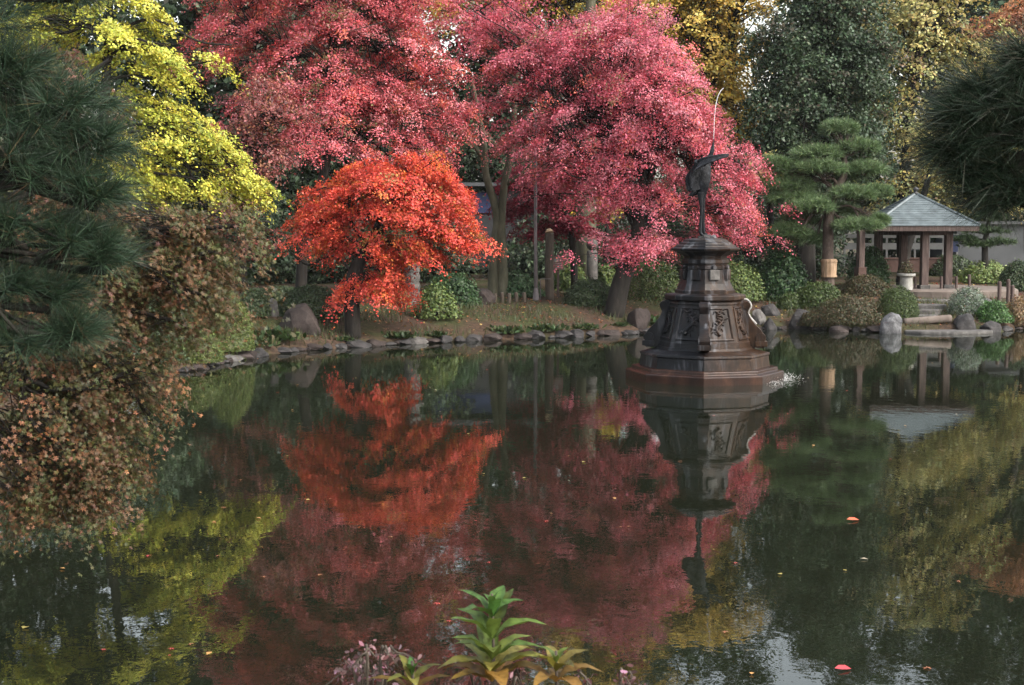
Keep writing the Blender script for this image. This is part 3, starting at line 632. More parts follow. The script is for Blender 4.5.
bush('pale_leaf_shrub', 'pale leaved shrub behind the wooden sign', 570, 290, 18, 26, LIGHTG, 2500, .13, rough=.15)
bush('pale_leaf_shrub', 'pale leaved shrub right of the round topped stone post', 606, 288, 14, 22, LIGHTG, 2000, .13, rough=.15)
bush('dark_low_shrub', 'dark spreading shrub left of the leaning maple trunk', 590, 305, 26, 26, DARKCLIP, 6000, .08, rough=.12)
bush('dark_low_shrub', 'dense green shrub right of the leaning maple trunk', 650, 300, 32, 42, CLIP, 7000, .08, rough=.12)
bush('round_shrub', 'rounded leafy shrub seen between the fountain neck and the glossy bush', 738, 300, 26, 36, LIGHTG, 6000, .08, rough=.12)
bush('glossy_bush', 'tall glossy dark leaved bush right of the fountain', 783, 300, 27, 52, GLOSSY, 6500, .13, rough=.15, shape='oval')
bush('clipped_shrub', 'clipped green shrub in front of the straw wrapped pine', 818, 306, 26, 24, CLIP, 7000)
bush('clipped_shrub', 'small rounded green shrub left of the straw wrapped pine', 790, 308, 13, 16, CLIP, 4000)
bush('azalea_shrub', 'brownish green azalea mound spilling to the water left of the pale rock', 850, 323, 36, 27, AZALEA, 9000, .06, rough=.1)
bush('azalea_shrub', 'low brownish azalea mound right of the fountain rocks', 820, 326, 22, 16, AZALEA, 5000, .06, rough=.1)
bush('clipped_shrub', 'neatly clipped dark green ball beside the stone steps', 897, 317, 22, 31, CLIP, 12000, .05)
bush('azalea_shrub', 'olive low shrub mound behind the clipped ball and azalea', 866, 296, 26, 22, AZALEA, 6000, .06)
bush('leafy_shrub', 'leafy green shrub between the brown post and the gazebo corner', 868, 288, 22, 40, GLOSSY, 6000, .09, rough=.12)
bush('silver_shrub', 'silvery leaved shrub above the dark rock right of the steps', 968, 314, 21, 26, [(3, (.13, .16, .12)), (2, (.22, .25, .2)), (2, (.05, .08, .04))], 6000, .06, rough=.1)
bush('leafy_shrub', 'low bright green shrub behind the rocks at the right bank', 994, 322, 18, 20, [(2, (.04, .09, .025)), (1, (.06, .12, .03))], 4000, .07, rough=.12)
bush('grassy_shrub', 'pale green grassy clump behind the path stakes', 985, 282, 26, 20, [(2, (.12, .17, .05)), (2, (.16, .2, .07))], 4000, .1, rough=.15)
bush('hedge_shrub', 'dark clipped hedge shrub at the right edge behind the path', 1018, 290, 20, 30, DARKCLIP, 5000, .09)
bush('hedge_shrub', 'dark hedge shrub under the small pine by the grey wall', 950, 276, 26, 22, DARKCLIP, 5000, .09)
bush('reed_clump', 'straw coloured dry clump at the right edge of the bank', 1020, 326, 14, 28, [(2, (.24, .16, .09)), (1, (.14, .1, .05))], 3000, .08, 'leaf', rough=.2)

# ------------------------------------------------------------------ rocks
def rock_mesh(size, seed, flat=0.0, sharp=.5):
    bm = bmesh.new(); bmesh.ops.create_icosphere(bm, subdivisions=3, radius=1)
    rr = random.Random(seed); planes = []
    for k in range(9):
        n = Vector((rr.gauss(0, 1), rr.gauss(0, 1), rr.gauss(0, .8))).normalized(); planes.append((n, rr.uniform(.55, .85)))
    for v in bm.verts:
        p = v.co.copy()
        for n, d in planes:
            e = p.dot(n) - d
            if e > 0: p -= n * e * (.55 + .45 * sharp)
        p *= 1 + .14 * mnoise.noise(p * 1.7 + Vector((seed * 3.1, 0, 0))) + .06 * mnoise.noise(p * 5 + Vector((seed, 5, 0)))
        v.co = Vector((p.x * size[0], p.y * size[1], max(p.z, -.5) * size[2]))
    me = bpy.data.meshes.new('rock'); bm.to_mesh(me); bm.free(); return me
seed_n = [100]
def rock(label, px, py, w, h, mat='rock', depth=None, group=None, name='rock', plane=None, sharp=.5, rz=None):
    g = on_ground(px, py) if plane is None else on_plane(px, py, plane); s = g[1] / F; seed_n[0] += 1
    me = rock_mesh((w / 2 * s * 1.15, (depth if depth else w / 2 * s * .9), h * s * .85), seed_n[0], sharp=sharp)
    o = put(name, me, M[mat]); o.location = (g[0], g[1], g[2] + h * s * .12 - .02); o.rotation_euler = (0, 0, rng.uniform(-.3, .3) if rz is None else rz)
    prop(o, label, 'rock', group); return o
rock('large reddish brown slanting boulder at the foot of the dark clipped shrub', 300, 330, 46, 34, 'brown_rock', .5, name='boulder', sharp=.9)
rock('pale upright stone between the dark shrubs on the left bank', 273, 316, 11, 20, 'granite', name='boulder')
rock('pyramid shaped brown boulder left of the fountain at the far bank', 638, 325, 26, 24, 'brown_rock', name='boulder', sharp=.9)
rock('flat mossy brown rock with a pale top below the twin trunks', 480, 303, 36, 16, 'brown_rock', name='boulder')
rock('rounded grey boulder upper of the trio right of the fountain', 770, 314, 20, 13, 'rock', name='boulder')
rock('grey boulder middle of the trio right of the fountain', 758, 322, 15, 15, 'granite', name='boulder')
rock('grey boulder at the waterline lowest of the trio right of the fountain', 769, 329, 14, 13, 'rock', name='boulder')
rock('broad grey boulder half buried under the small rounded shrub', 800, 324, 24, 16, 'rock', name='boulder')
rock('rough pale grey white rock standing in the water beside the clipped ball', 891, 333, 23, 22, 'pale_rock', plane=0, name='boulder', sharp=.3)
rock('dark smooth boulder at the right end of the water slab', 964, 327, 25, 17, 'rock', name='boulder')
rock('grey boulder at the waterline below the low bright green shrub', 990, 330, 20, 12, 'rock', name='boulder')
rock('grey rock slab above the silvery shrub beside the path', 985, 310, 28, 14, 'granite', name='boulder')
rock('broad brown stone at the waterline left below the azalea mound', 840, 332, 20, 9, 'brown_rock', name='boulder')
# row of edging stones, each its own object, following the shoreline
def shore_walk():
    pts = SHORE[:18]; seg = np.hypot(*(pts[1:] - pts[:-1]).T); L = np.concatenate([[0], np.cumsum(seg)])
    s = .2; proto = [rock_mesh((.36, .24, .17), 300 + k, sharp=1.0) for k in range(8)]
    for k, m in enumerate(proto): m.materials.append(M[('rock', 'brown_rock', 'rock', 'brown_rock', 'granite', 'brown_rock', 'rock', 'brown_rock')[k]])
    while s < L[-1] - .3:
        x = float(np.interp(s, L, pts[:, 0])); y = float(np.interp(s, L, pts[:, 1])); sc = float(rng.choice([.35, .45, .55, .65, .8, 1.0, 1.2]) * rng.uniform(.85, 1.15))
        if not (890 < 512 + x / y * F < 1003):
            o = bpy.data.objects.new('edging_stone', proto[int(rng.integers(8))]); COL.objects.link(o)
            o.location = (x, y + rng.uniform(.0, .15), .02 + .03 * sc); o.scale = (sc, sc, sc ** .7 * float(rng.uniform(.55, 1.0))); o.rotation_euler = (0, 0, float(rng.uniform(0, 6.28)))
            prop(o, 'small irregular grey brown stone in the edging row along the far waterline', 'stone', 'edging stones along the far bank')
        s += .46 * sc + (.35 if rng.random() < .16 else 0)
shore_walk()

# ------------------------------------------------------------------ fountain
FD = 31.2
fc = on_plane(704, 377.7, 0); FS = fc[1] / F     # metres per pixel there
fountain = thing('fountain', 'octagonal stained stone fountain pedestal with relief panels standing in the pond', 'fountain', (fc[0], fc[1], 0))
ROT = R(-8)
def zf(y): return EYE - (y - 228) * (fc[1] - float(np.interp(y, [236, 238, 250, 265, 290, 300, 345, 360, 372, 386], [0, .4, .7, .6, .75, .9, 1.15, 1.4, 1.6, 1.7]))) / F
def rf(px): return px * FS
mb = MB(); mb.rings([(rf(79), -.6), (rf(79), zf(378)), (rf(78), zf(377)), (rf(73), zf(376.4)), (rf(72.5), zf(373)), (rf(69), zf(372.5))], 8, ROT); mb.build('plinth_step', M['wet_stone'], fountain, bevel=.012)
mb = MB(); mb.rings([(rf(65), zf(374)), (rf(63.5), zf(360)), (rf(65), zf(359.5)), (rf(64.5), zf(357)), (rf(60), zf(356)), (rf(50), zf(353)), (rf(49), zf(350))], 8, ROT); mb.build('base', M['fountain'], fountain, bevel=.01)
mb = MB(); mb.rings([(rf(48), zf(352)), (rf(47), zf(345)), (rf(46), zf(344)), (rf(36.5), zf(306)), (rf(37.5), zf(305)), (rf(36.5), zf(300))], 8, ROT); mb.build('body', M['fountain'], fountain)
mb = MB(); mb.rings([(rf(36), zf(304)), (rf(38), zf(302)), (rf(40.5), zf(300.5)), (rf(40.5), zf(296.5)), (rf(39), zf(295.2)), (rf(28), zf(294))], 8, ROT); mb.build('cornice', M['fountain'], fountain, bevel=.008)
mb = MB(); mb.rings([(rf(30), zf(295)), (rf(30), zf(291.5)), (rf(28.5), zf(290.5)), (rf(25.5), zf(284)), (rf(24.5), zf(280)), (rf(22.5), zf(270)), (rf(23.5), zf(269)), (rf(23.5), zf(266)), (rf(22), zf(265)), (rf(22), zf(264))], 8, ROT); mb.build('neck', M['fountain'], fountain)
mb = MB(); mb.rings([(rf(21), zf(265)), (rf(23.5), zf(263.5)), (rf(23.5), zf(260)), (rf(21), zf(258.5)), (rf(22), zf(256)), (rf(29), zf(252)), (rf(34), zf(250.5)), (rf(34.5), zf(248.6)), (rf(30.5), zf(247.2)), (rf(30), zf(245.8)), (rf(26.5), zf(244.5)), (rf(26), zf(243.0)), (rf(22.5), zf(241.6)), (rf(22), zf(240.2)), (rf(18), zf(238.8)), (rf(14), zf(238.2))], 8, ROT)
mb.build('cap', M['fountain'], fountain, bevel=.006)
for k, (dx, dy, w, h) in enumerate([(0, 0, 13, 5.5), (-6, -2, 8, 4), (6, -3, 8, 5), (3, 4, 9, 5)]):
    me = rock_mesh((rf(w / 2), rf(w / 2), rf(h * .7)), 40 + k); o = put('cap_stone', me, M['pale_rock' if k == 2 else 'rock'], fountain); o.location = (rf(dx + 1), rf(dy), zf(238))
# volute buttress on every second corner
def volute(ang, mat):
    ca, sa = math.sin(ang + ROT), -math.cos(ang + ROT); ax = (ca, sa, 0); an = (-sa, ca, 0)
    pf = [(33, 302), (39, 301.5), (43, 304), (44.5, 309), (42.5, 314), (45, 320), (50, 327), (56, 333), (59, 338), (60, 349), (58, 352), (44, 352), (42, 330), (35, 312)]
    mb = MB(); mb.prism([(rf(a), zf(b)) for a, b in pf], (0, 0, 0), ax, (0, 0, 1), an, rf(5))
    for (a, b, r) in ((41, 307, 4.0), (55.5, 341, 5)):
        c = np.array(ax) * rf(a) + np.array([0, 0, zf(b)]); e = np.array(an) * rf(5.8); mb.tube([c - e, c + e], rf(r), 14)
    c = np.array(ax) * rf(56); mb.box((c[0], c[1], zf(347.5)), (rf(13), rf(12), rf(5)), math.atan2(ca, -sa) )
    mb.build('volute', mat, fountain, bevel=.008)
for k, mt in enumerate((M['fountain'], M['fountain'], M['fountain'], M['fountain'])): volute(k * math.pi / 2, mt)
# a lime-white run down the right-hand volute
ca, sa = math.sin(math.pi / 2 + ROT), -math.cos(math.pi / 2 + ROT)
mb = MB(); pth = [(33, 300.6), (39, 300.6), (43.5, 303), (45.2, 309), (43.2, 314), (45.6, 320), (50.5, 326.8)]
for off_ in (-3, 0, 3):
    mb.tube(spline([np.array([ca, sa, 0]) * rf(a + rng.normal(0, .35)) + np.array([-sa, ca, 0]) * rf(off_) + np.array([0, 0, zf(b)]) for a, b in pth], 3), [rf(q) for q in rng.uniform(.7, 1.5, 19)], 6)
mb.build('lime_crust', M['lime'], fountain, True)
# relief panels on the oblique faces: raised frame and a curling relief
def panel(k):
    a = ROT + R(22.5) + k * R(45); ap = math.cos(R(22.5))
    def pt(u, y, out=0.0):
        r = np.interp(y, [306, 344], [36.5, 46]) * ap + out; n = np.array([math.sin(a), -math.cos(a), 0]); t = np.array([math.cos(a), math.sin(a), 0])
        return n * rf(r) + t * rf(u) + np.array([0, 0, zf(y)])
    fr = MB()
    for q in ([(-10, 309), (10, 309)], [(-13, 341), (13, 341)], [(-10, 309), (-13, 341)], [(10, 309), (13, 341)]):
        fr.tube([pt(*q[0], .2), pt(*q[1], .2)], rf(1.2), 6)
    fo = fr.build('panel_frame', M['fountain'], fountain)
    rl = MB(); rr = random.Random(k + 5)
    main = [(0 + 4 * math.sin(i * .9 + k), 313.5 + i * 3.2) for i in range(8)]
    rl.tube(spline([pt(u, y, .6) for u, y in main], 4), [rf(r) for r in np.linspace(.9, 2.3, 8 * 4 - 3)], 7)
    for j in range(20):
        u, y = main[j % 8]; sx = rr.choice((-1, 1)); rl.tube(spline([pt(u, y, .5), pt(u + sx * 4, y - 2 + rr.uniform(-2, 2), .9), pt(u + sx * 6, y + rr.uniform(-3, 3), .4)], 4), [rf(q) for q in np.linspace(1.1, .4, 9)], 6)
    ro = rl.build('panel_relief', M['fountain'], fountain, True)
for k in (-2, -1, 0, 1): panel(k)
# small plaques and bosses on the neck
for k in (-1, 0, 1, 2, -2):
    a = ROT + R(22.5) + k * R(45); n = (math.sin(a), -math.cos(a)); mb = MB()
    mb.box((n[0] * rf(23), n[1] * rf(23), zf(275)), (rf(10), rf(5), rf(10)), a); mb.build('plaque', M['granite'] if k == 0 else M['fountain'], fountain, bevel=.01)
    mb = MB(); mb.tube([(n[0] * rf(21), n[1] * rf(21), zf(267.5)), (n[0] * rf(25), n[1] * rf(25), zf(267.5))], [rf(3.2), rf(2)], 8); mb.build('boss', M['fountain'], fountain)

# crane statue: one continuous body grown by a skin, wings as children
cs = 1.0
crane = thing('crane_statue', 'dark bronze crane statue with wings arched forward on top of the fountain', 'statue', (fc[0], fc[1], zf(236.5)))
def cp(px, py, dy=0.0): return ((px - 705) * FS, dy, (236.5 - py) * FS)
chain = {'hip': (cp(701, 188), .15), 'mid': (cp(699.5, 181), .24), 'chest': (cp(701.5, 171), .22), 'shoul': (cp(705, 164), .12), 'n1': (cp(708, 160), .07), 'n2': (cp(709.5, 155), .05), 'head': (cp(711, 150), .055), 'beak': (cp(711.5, 145), .022), 'tip': (cp(712, 140), .008),
         'tail': (cp(696, 192), .08), 'tail2': (cp(688, 196), .035),
         'kl': (cp(699, 197, -.08), .07), 'hl': (cp(700, 207, -.09), .036), 'al': (cp(699.5, 222, -.08), .034), 'fl': (cp(699, 233, -.08), .045),
         'kr': (cp(702, 197, .08), .07), 'hr': (cp(703, 208, .08), .036), 'ar': (cp(703, 222, .08), .034), 'fr': (cp(703.5, 233, .08), .045), 'tl': (cp(703, 236.5, -.1), .025), 'tr': (cp(708, 236.5, .1), .025)}
E = [('hip', 'mid'), ('mid', 'chest'), ('chest', 'shoul'), ('shoul', 'n1'), ('n1', 'n2'), ('n2', 'head'), ('head', 'beak'), ('beak', 'tip'), ('hip', 'tail'), ('tail', 'tail2'), ('hip', 'kl'), ('kl', 'hl'), ('hl', 'al'), ('al', 'fl'), ('fl', 'tl'), ('hip', 'kr'), ('kr', 'hr'), ('hr', 'ar'), ('ar', 'fr'), ('fr', 'tr')]
keys = list(chain); me = bpy.data.meshes.new('body'); me.from_pydata([chain[k][0] for k in keys], [(keys.index(a), keys.index(b)) for a, b in E], [])
body = put('body', me, M['bronze'], crane)
sk = body.modifiers.new('skin', 'SKIN'); sk.use_smooth_shade = True
for k, v in zip(keys, me.skin_vertices[0].data): v.radius = (chain[k][1],) * 2; v.use_root = (k == 'hip')
body.modifiers.new('sub', 'SUBSURF').levels = 1
body.modifiers['sub'].render_levels = 2
def wing(side):
    """a raised, cupped wing: leading edge arches up and forward, feathers hang down from it"""
    mb = MB(); lead = [(703, 166, .10), (696, 163, .26), (700, 160.5, .42), (709, 158.5, .5), (717, 157, .52), (724, 156.5, .5)]
    lp = spline([np.array(cp(a, b, side * d)) for a, b, d in lead], 5); n = len(lp)
    tr = spline([np.array(cp(a, b, side * d)) for a, b, d in [(700, 187, .12), (690, 190, .30), (688, 176, .50), (697, 168, .60), (712, 162, .60), (723, 158.5, .53)]], 5)
    mb.tube(lp, np.linspace(.055, .02, n), 7)
    for i in range(0, n - 1):
        for j in range(1):
            a, b, c, d = lp[i], lp[i + 1], tr[min(i + 1, n - 1)], tr[i]; m = (a + b + c + d) / 4; nr = np.cross(b - a, d - a); nr = nr / (np.linalg.norm(nr) + 1e-9) * .014
            tip = (c + d) / 2 + (c + d - a - b) * .04
            vs = [a - nr, b - nr, c - nr, tip - nr, d - nr, a + nr, b + nr, c + nr, tip + nr, d + nr]
            mb.add(vs, [(4, 3, 2, 1, 0), (5, 6, 7, 8, 9)] + [(q, (q + 1) % 5, 5 + (q + 1) % 5, 5 + q) for q in range(5)])
            mb.tube([(a + b) / 2 + nr, m + nr * 1.4, tip], [.02, .018, .008], 5)
    mb.build('wing', M['bronze'], crane)
wing(-1); wing(1)
# thin jet of water from the beak
m, nt, b = new_mat('jet_water'); b.inputs['Base Color'].default_value = (.8, .8, .82, 1); b.inputs['Roughness'].default_value = .2; b.inputs['Alpha'].default_value = .45
mb = MB(); jp = spline([np.array(cp(a, bb)) + np.array([fc[0], fc[1], zf(236.5)]) for a, bb in [(712, 140), (712.5, 120), (714, 105), (717, 95), (721, 90)]], 5)
mb.tube(jp, np.linspace(.006, .011, len(jp)), 6); prop(mb.build('water_jet', m), 'thin pale jet of water rising from the crane beak', 'water jet', kind='stuff')

# ------------------------------------------------------------------ gazebo
gc = on_ground(917, 287); gD = 53.8; gc = P(913.5, 286, gD); gzz = gz(gc[0], gc[1]); gs = gD / F
fl_z = 3.4 - (286 - 228) / F * gD
gaz = thing('gazebo', 'square wooden garden gazebo with a verdigris tiled hip roof at the right bank', 'gazebo', (gc[0], gc[1], fl_z), -R(16))
def zg(y): return (286 - y) * gs * 1.0
cor = [(60, -39), (-39, -60), (-60, 39), (39, 60)]     # roof corners: right, near, left, back (px units, x and depth)
def ring(k, z): return [np.array([x * gs * k, y * gs * k, z]) for x, y in cor]
rm = MB(); NC = 14
for i in range(NC):                                     # courses of tiles, each lapping 2.5 cm over the next
    a, b_ = 1 - i / NC, 1 - (i + 1) / NC; za = zg(226) + (zg(194.5) - zg(226)) * (1 - a) ** 1.0; zb = zg(226) + (zg(194.5) - zg(226)) * (1 - b_)
    o_, i_ = ring(a + .006, za + .035), ring(max(b_ - .0, .02), zb + .012); lo = ring(a + .006, za)
    for k in range(4):
        rm.add([lo[k], lo[(k + 1) % 4], o_[(k + 1) % 4], o_[k]], [(0, 1, 2, 3)]); rm.add([o_[k], o_[(k + 1) % 4], i_[(k + 1) % 4], i_[k]], [(0, 1, 2, 3)])
roof = rm.build('roof', M['tile'], gaz)
tiles = MB(); apex = np.array([0, 0, zg(194.5) + .03])
for k in range(4):
    c = ring(1.0, zg(226) + .045)[k]; tiles.tube([c, apex], [.05, .06], 6)
tiles.build('ridge_cap', M['tile'], roof)
fm = MB(); a_, b2 = ring(.99, zg(226) - .005), ring(.99, zg(231)); c2 = ring(.93, zg(231)); d2 = ring(.93, zg(226) - .005)
for k in range(4):
    j = (k + 1) % 4; fm.add([a_[k], a_[j], b2[j], b2[k], d2[k], d2[j], c2[j], c2[k]], [(0, 1, 2, 3), (7, 6, 5, 4), (3, 2, 6, 7), (0, 4, 5, 1)])
fm.build('fascia', M['wood'], gaz)
sf = MB(); sf.add(ring(.93, zg(229.5)) + [np.array([0, 0, zg(200)])], [(0, 1, 4), (1, 2, 4), (2, 3, 4), (3, 0, 4)]); sf.build('ceiling', M['wood'], gaz)
fin = MB(); fin.rings([(.10, zg(195)), (.13, zg(193.5)), (.06, zg(192.5)), (.06, zg(191.5)), (.12, zg(190)), (.12, zg(189)), (.05, zg(187.8)), (.01, zg(187))], 12); fin.build('finial', M['dark_metal'], roof, True)
posts = [(926.5, 292, 0), (949, 290, 0), (882, 285, 0), (906, 280, 1)]
pp = []
for px, py, hid in posts:
    dx = (px - 917) * gs; dy = {926.5: -1.3, 949: -.55, 882: .3, 906: 1.4}[px]
    z0 = gz(gc[0] + dx, gc[1] + dy) - fl_z
    pp.append((dx, dy)); w = .27
    pm = MB(); pm.box((dx, dy, (zg(229) + -.35) / 2), (w, w, zg(229) + .35), R(20)); po = pm.build('post', M['wood'], gaz, bevel=.02)
    pm = MB(); pm.box((dx, dy, .02), (w + .12, w + .12, .16), R(20)); pm.build('post_foot', M['granite'], po, bevel=.02)
for i in range(4):
    a, b_ = pp[i], pp[(0, 1, 3, 2)[((0, 1, 3, 2).index(i) + 1) % 4]]
    bm_ = MB(); d = np.array([b_[0] - a[0], b_[1] - a[1]]); L = np.hypot(*d); bm_.box(((a[0] + b_[0]) / 2, (a[1] + b_[1]) / 2, zg(233) + .02), (L, .16, .2), math.atan2(d[1], d[0])); bm_.build('beam', M['wood'], gaz, bevel=.01)
# earthen floor under and before the gazebo, stone steps down to the water
def sheet(name, pts, mat, lab, z=.02):
    mb = MB(); mb.add([(p[0], p[1], p[2]) for p in pts], [tuple(range(len(pts)))]); o = mb.build(name, M[mat]); return prop(o, lab, kind='structure')
n_ = 26; ring_pts = [np.array([gc[0] + 3.2 * math.cos(t) + 1.0, gc[1] + 3.3 * math.sin(t), 0]) for t in np.linspace(0, 2 * math.pi, n_, endpoint=False)]
fmx = MB(); fmx.rings([(2.95, fl_z - .5), (2.95, fl_z - .1), (2.85, fl_z - .04), (0.05, fl_z - .04)], 36, 0, (gc[0] + .9, gc[1])); prop(fmx.build('path', M['floor_tan'], None), 'pale trodden earth floor around the gazebo', kind='structure')
for k, (x, y, w, lab) in enumerate([(930, 299, 34, 'topmost stone step below the gazebo posts'), (929, 304, 32, 'second stone step below the gazebo, mossy'), (926, 309, 32, 'third stone step between the clipped ball and silvery shrub'), (922, 314.5, 26, 'lowest mossy stone step above the log kerb')]):
    c = on_ground(x, y + 3); c[2] += .1; s = c[1] / F
    mb = MB(); q = [(-.5, -.5), (-.1, -.62), (.35, -.55), (.52, -.2), (.48, .5), (-.46, .5)]; q = [(a * w * s + rng.normal(0, .04), b_ * .75) for a, b_ in q]
    mb.prism(q, (c[0], c[1], c[2] - .11), (1, 0, 0), (0, 1, 0), (0, 0, 1), .11); prop(mb.build('stone_step', M['granite'], bevel=.03), lab, 'stone step', 'stone steps from the gazebo to the pond')
c = on_ground(926, 324); c[2] += .08; mb = MB(); s = c[1] / F
pth = [(c[0] - 22 * s, c[1] + .05, c[2] - .02), (c[0] - 8 * s, c[1], c[2] + .02), (c[0] + 8 * s, c[1], c[2] + .06), (c[0] + 25 * s, c[1] + .05, c[2] + .1)]
mb.tube(spline(pth, 4), [.13] * 13, 10); prop(mb.build('log_kerb', M['floor_tan'], None, True), 'tan kerb stone curved like a log between the steps and the water slab', 'kerb')
c = on_plane(945, 330.5, .06); mb = MB(); s = c[1] / F
q = [(-43, -.35), (-30, -.75), (0, -.95), (25, -.8), (44, -.4), (48, 0), (25, .7), (-20, .8), (-40, .4)]
mb.prism([(a * s, b_) for a, b_ in q], (c[0], c[1], -.08), (1, 0, 0), (0, 1, 0), (0, 0, 1), .17); prop(mb.build('water_slab', M['granite'], bevel=.05), 'broad flat grey stepping slab lying at the water edge below the steps', 'stone slab')
# white stone basin and the potted plant on it
b0 = P(906, 286, 51.6); b0[2] = fl_z - .05; basin = thing('stone_basin', 'white round stone pedestal table under the gazebo', 'pedestal', tuple(b0)); s = 51.6 / F
mb = MB(); mb.rings([(.24, 0), (.23, .45), (.22, .48)], 20); mb.build('pedestal', M['white_stone'], basin, bevel=.01)
mb = MB(); mb.rings([(.22, .48), (.31, .51), (.33, .54), (.33, .60), (.31, .61), (.30, .57), (.05, .56)], 20); mb.build('bowl_rim', M['white_stone'], basin)
pl = thing('potted_plant', 'small brown twiggy plant standing on the white pedestal', 'plant', (b0[0], b0[1], b0[2] + .56))
n = 500; d = unit(rng.normal(size=(n, 3))); d[:, 2] = abs(d[:, 2]); pos = d * rng.uniform(.3, 1, (n, 1)) * np.array([.3, .3, .5]) + np.array([0, 0, .08])
put('foliage', leaf_mesh('foliage', pos, d + rng.normal(0, .5, (n, 3)), np.full(n, .07), jitter(pick(AZALEA, n))), M['evergreen'], pl)
mb = MB(); [mb.tube([(0, 0, 0), q * .5, q], [.015, .01, .005], 4, False) for q in pos[:14]]; mb.build('stem', M['bark'], pl)
w0 = (b0[0] + .05, b0[1] + .02, b0[2] + 1.22)

# brown post beside the gazebo, straw wrap on the pine
g = P(860, 282, 52.5); g[2] = gz(g[0], g[1]); br = thing('brown_post', 'dark brown timber post with a thicker reddish foot left of the gazebo', 'post', tuple(g))
mb = MB(); mb.box((0, 0, 1.2), (.24, .24, 2.4), .3); mb.build('shaft', M['wood'], br, bevel=.02)
mb = MB(); mb.box((0, 0, .45), (.34, .34, 1.1), .3); mb.build('foot', M['brick'], br, bevel=.02)
sw = MB(); z0 = [np.array(P(829, y, 50)) - np.array(niwaki.location) for y in (277, 270, 262, 259)]; sw.tube(z0, [.25, .27, .28, .26], 14)
for q, r_ in ((z0[0], .285), (z0[2], .30)): sw.tube([q, q + np.array([0, 0, .06])], [r_, r_], 14)
prop(sw.build('straw_wrap', M['straw'], niwaki))

# ------------------------------------------------------------------ posts, sign, lantern, lamp pole, stakes
g = on_ground(536, 300); pole = thing('metal_pole', 'slim grey metal pole standing before the dark shrubs', 'pole', tuple(g)); s = g[1] / F
mb = MB(); mb.tube([(0, 0, -.1), (-.02, 0, 60 * s), (-.03, 0, 210 * s)], [.075, .06, .05], 12); mb.build('shaft', M['metal'], pole, True)
mb = MB(); mb.rings([(.12, 0), (.12, .05), (.08, .4), (.075, .42)], 14); mb.build('foot_collar', M['metal'], pole)
mb = MB(); mb.tube([(-.03, 0, 210 * s), (-.03, 0, 212 * s), (.25, -.1, 216 * s)], [.05, .05, .04], 8); mb.tube([(.25, -.1, 216 * s), (.55, -.2, 216 * s)], [.10, .07], 10); mb.build('lamp_head', M['metal'], pole)
g = on_ground(550, 300); po = thing('sawn_post', 'thick rough timber post with a pale sawn slanting top', 'post', tuple(g)); s = g[1] / F
mb = MB(); mb.tube(spline([(0, 0, -.1), (-.03, 0, 1.0), (-.02, 0, 2.0), (-.03, 0, 67 * s)], 4), [.16] * 13, 10); mb.build('shaft', M['old_wood'], po, True)
mb = MB(); c = np.array([-.03, 0, 67 * s]); mb.tube([c + np.array([0, 0, .002]), c + np.array([-.02, .05, .12])], [.15, .09], 10); mb.build('sawn_top', M['cut_wood'], po)
mb = MB(); mb.tube([(-.34, 0, 0), (-.34, 0, .75), (0, -.17, .75)], .02, 6); mb.build('side_rail', M['metal'], po)
g = on_ground(558, 298); sg = thing('sign', 'small reddish brown notice board on a short stake beside the sawn post', 'sign', tuple(g)); s = g[1] / F
mb = MB(); mb.box((0, .03, 23 * s), (.08, .06, 46 * s)); mb.build('stake', M['wood'], sg)
mb = MB(); mb.box((0, -.03, 35 * s), (10.5 * s, .05, 13 * s)); bd = mb.build('board', M['sign_board'], sg, bevel=.008)
mb = MB(); mb.box((-1.8 * s, -.058, 37.8 * s), (4.6 * s, .006, 3.4 * s)); mb.build('notice_paper', M['white_paint'], bd)
mb = MB()
for q in range(3): mb.box((.2 * s, -.058, (34.6 - 2.0 * q) * s), ((7.0 - q) * s, .006, .55 * s))
mb.build('lettering', M['white_paint'], bd)
mb = MB(); mb.box((0, -.03, 42.2 * s), (12.5 * s, .1, 1.0 * s)); mb.build('sign_roof', M['wood'], sg)

def stone_post(px, py, topy, label, cap=True, bands=False, hw=5.5):
    g = on_ground(px, py); s = g[1] / F; h = (py - topy) * s; o = thing('stone_lantern', label, 'stone lantern', tuple(g)); w = hw * s
    mb = MB(); prof = [(w * 1.35, -.1), (w * 1.3, .12), (w, .2)]
    if bands:
        for k in range(4): z = .2 + (h * .62 - .2) * k / 4; dz = (h * .62 - .2) / 4; prof += [(w * 1.0, z + .01), (w * 1.10, z + dz * .25), (w * 1.12, z + dz * .6), (w * .98, z + dz - .01)]
    else: prof += [(w * .98, h * .3), (w * .95, h * .62)]
    prof += [(w * .8, h * .63)]
    mb.rings(prof, 16); mb.build('shaft', M['granite'], o, True)
    mb = MB(); mb.rings([(w * .8, h * .63), (w * 1.5, h * .68), (w * 1.5, h * .71), (w * .9, h * .72), (w * .9, h * .83), (w * .8, h * .84)], 16); mb.build('fire_box', M['granite'], o)
    mb = MB(); mb.rings([(w * .7, h * .84), (w * 1.25, h * .87), (w * 1.2, h * .9), (w * 1.0, h * .95), (w * .6, h * .985), (w * .15, h)], 16); mb.build('roof', M['granite'], o, True); return o
stone_post(412, 306, 238, 'banded grey stone lantern half hidden under the orange maple leaves', bands=True, hw=7.5)
g = on_ground(592, 290); s = g[1] / F; o = thing('stone_post', 'round topped grey stone post behind the dark spreading shrub', 'stone post', tuple(g)); w = 5.6 * s
mb = MB(); mb.rings([(w * 1.2, -.1), (w * 1.1, .2), (w, .5), (w * .95, 38 * s), (w * .8, 39.5 * s)], 16); mb.build('shaft', M['granite'], o, True)
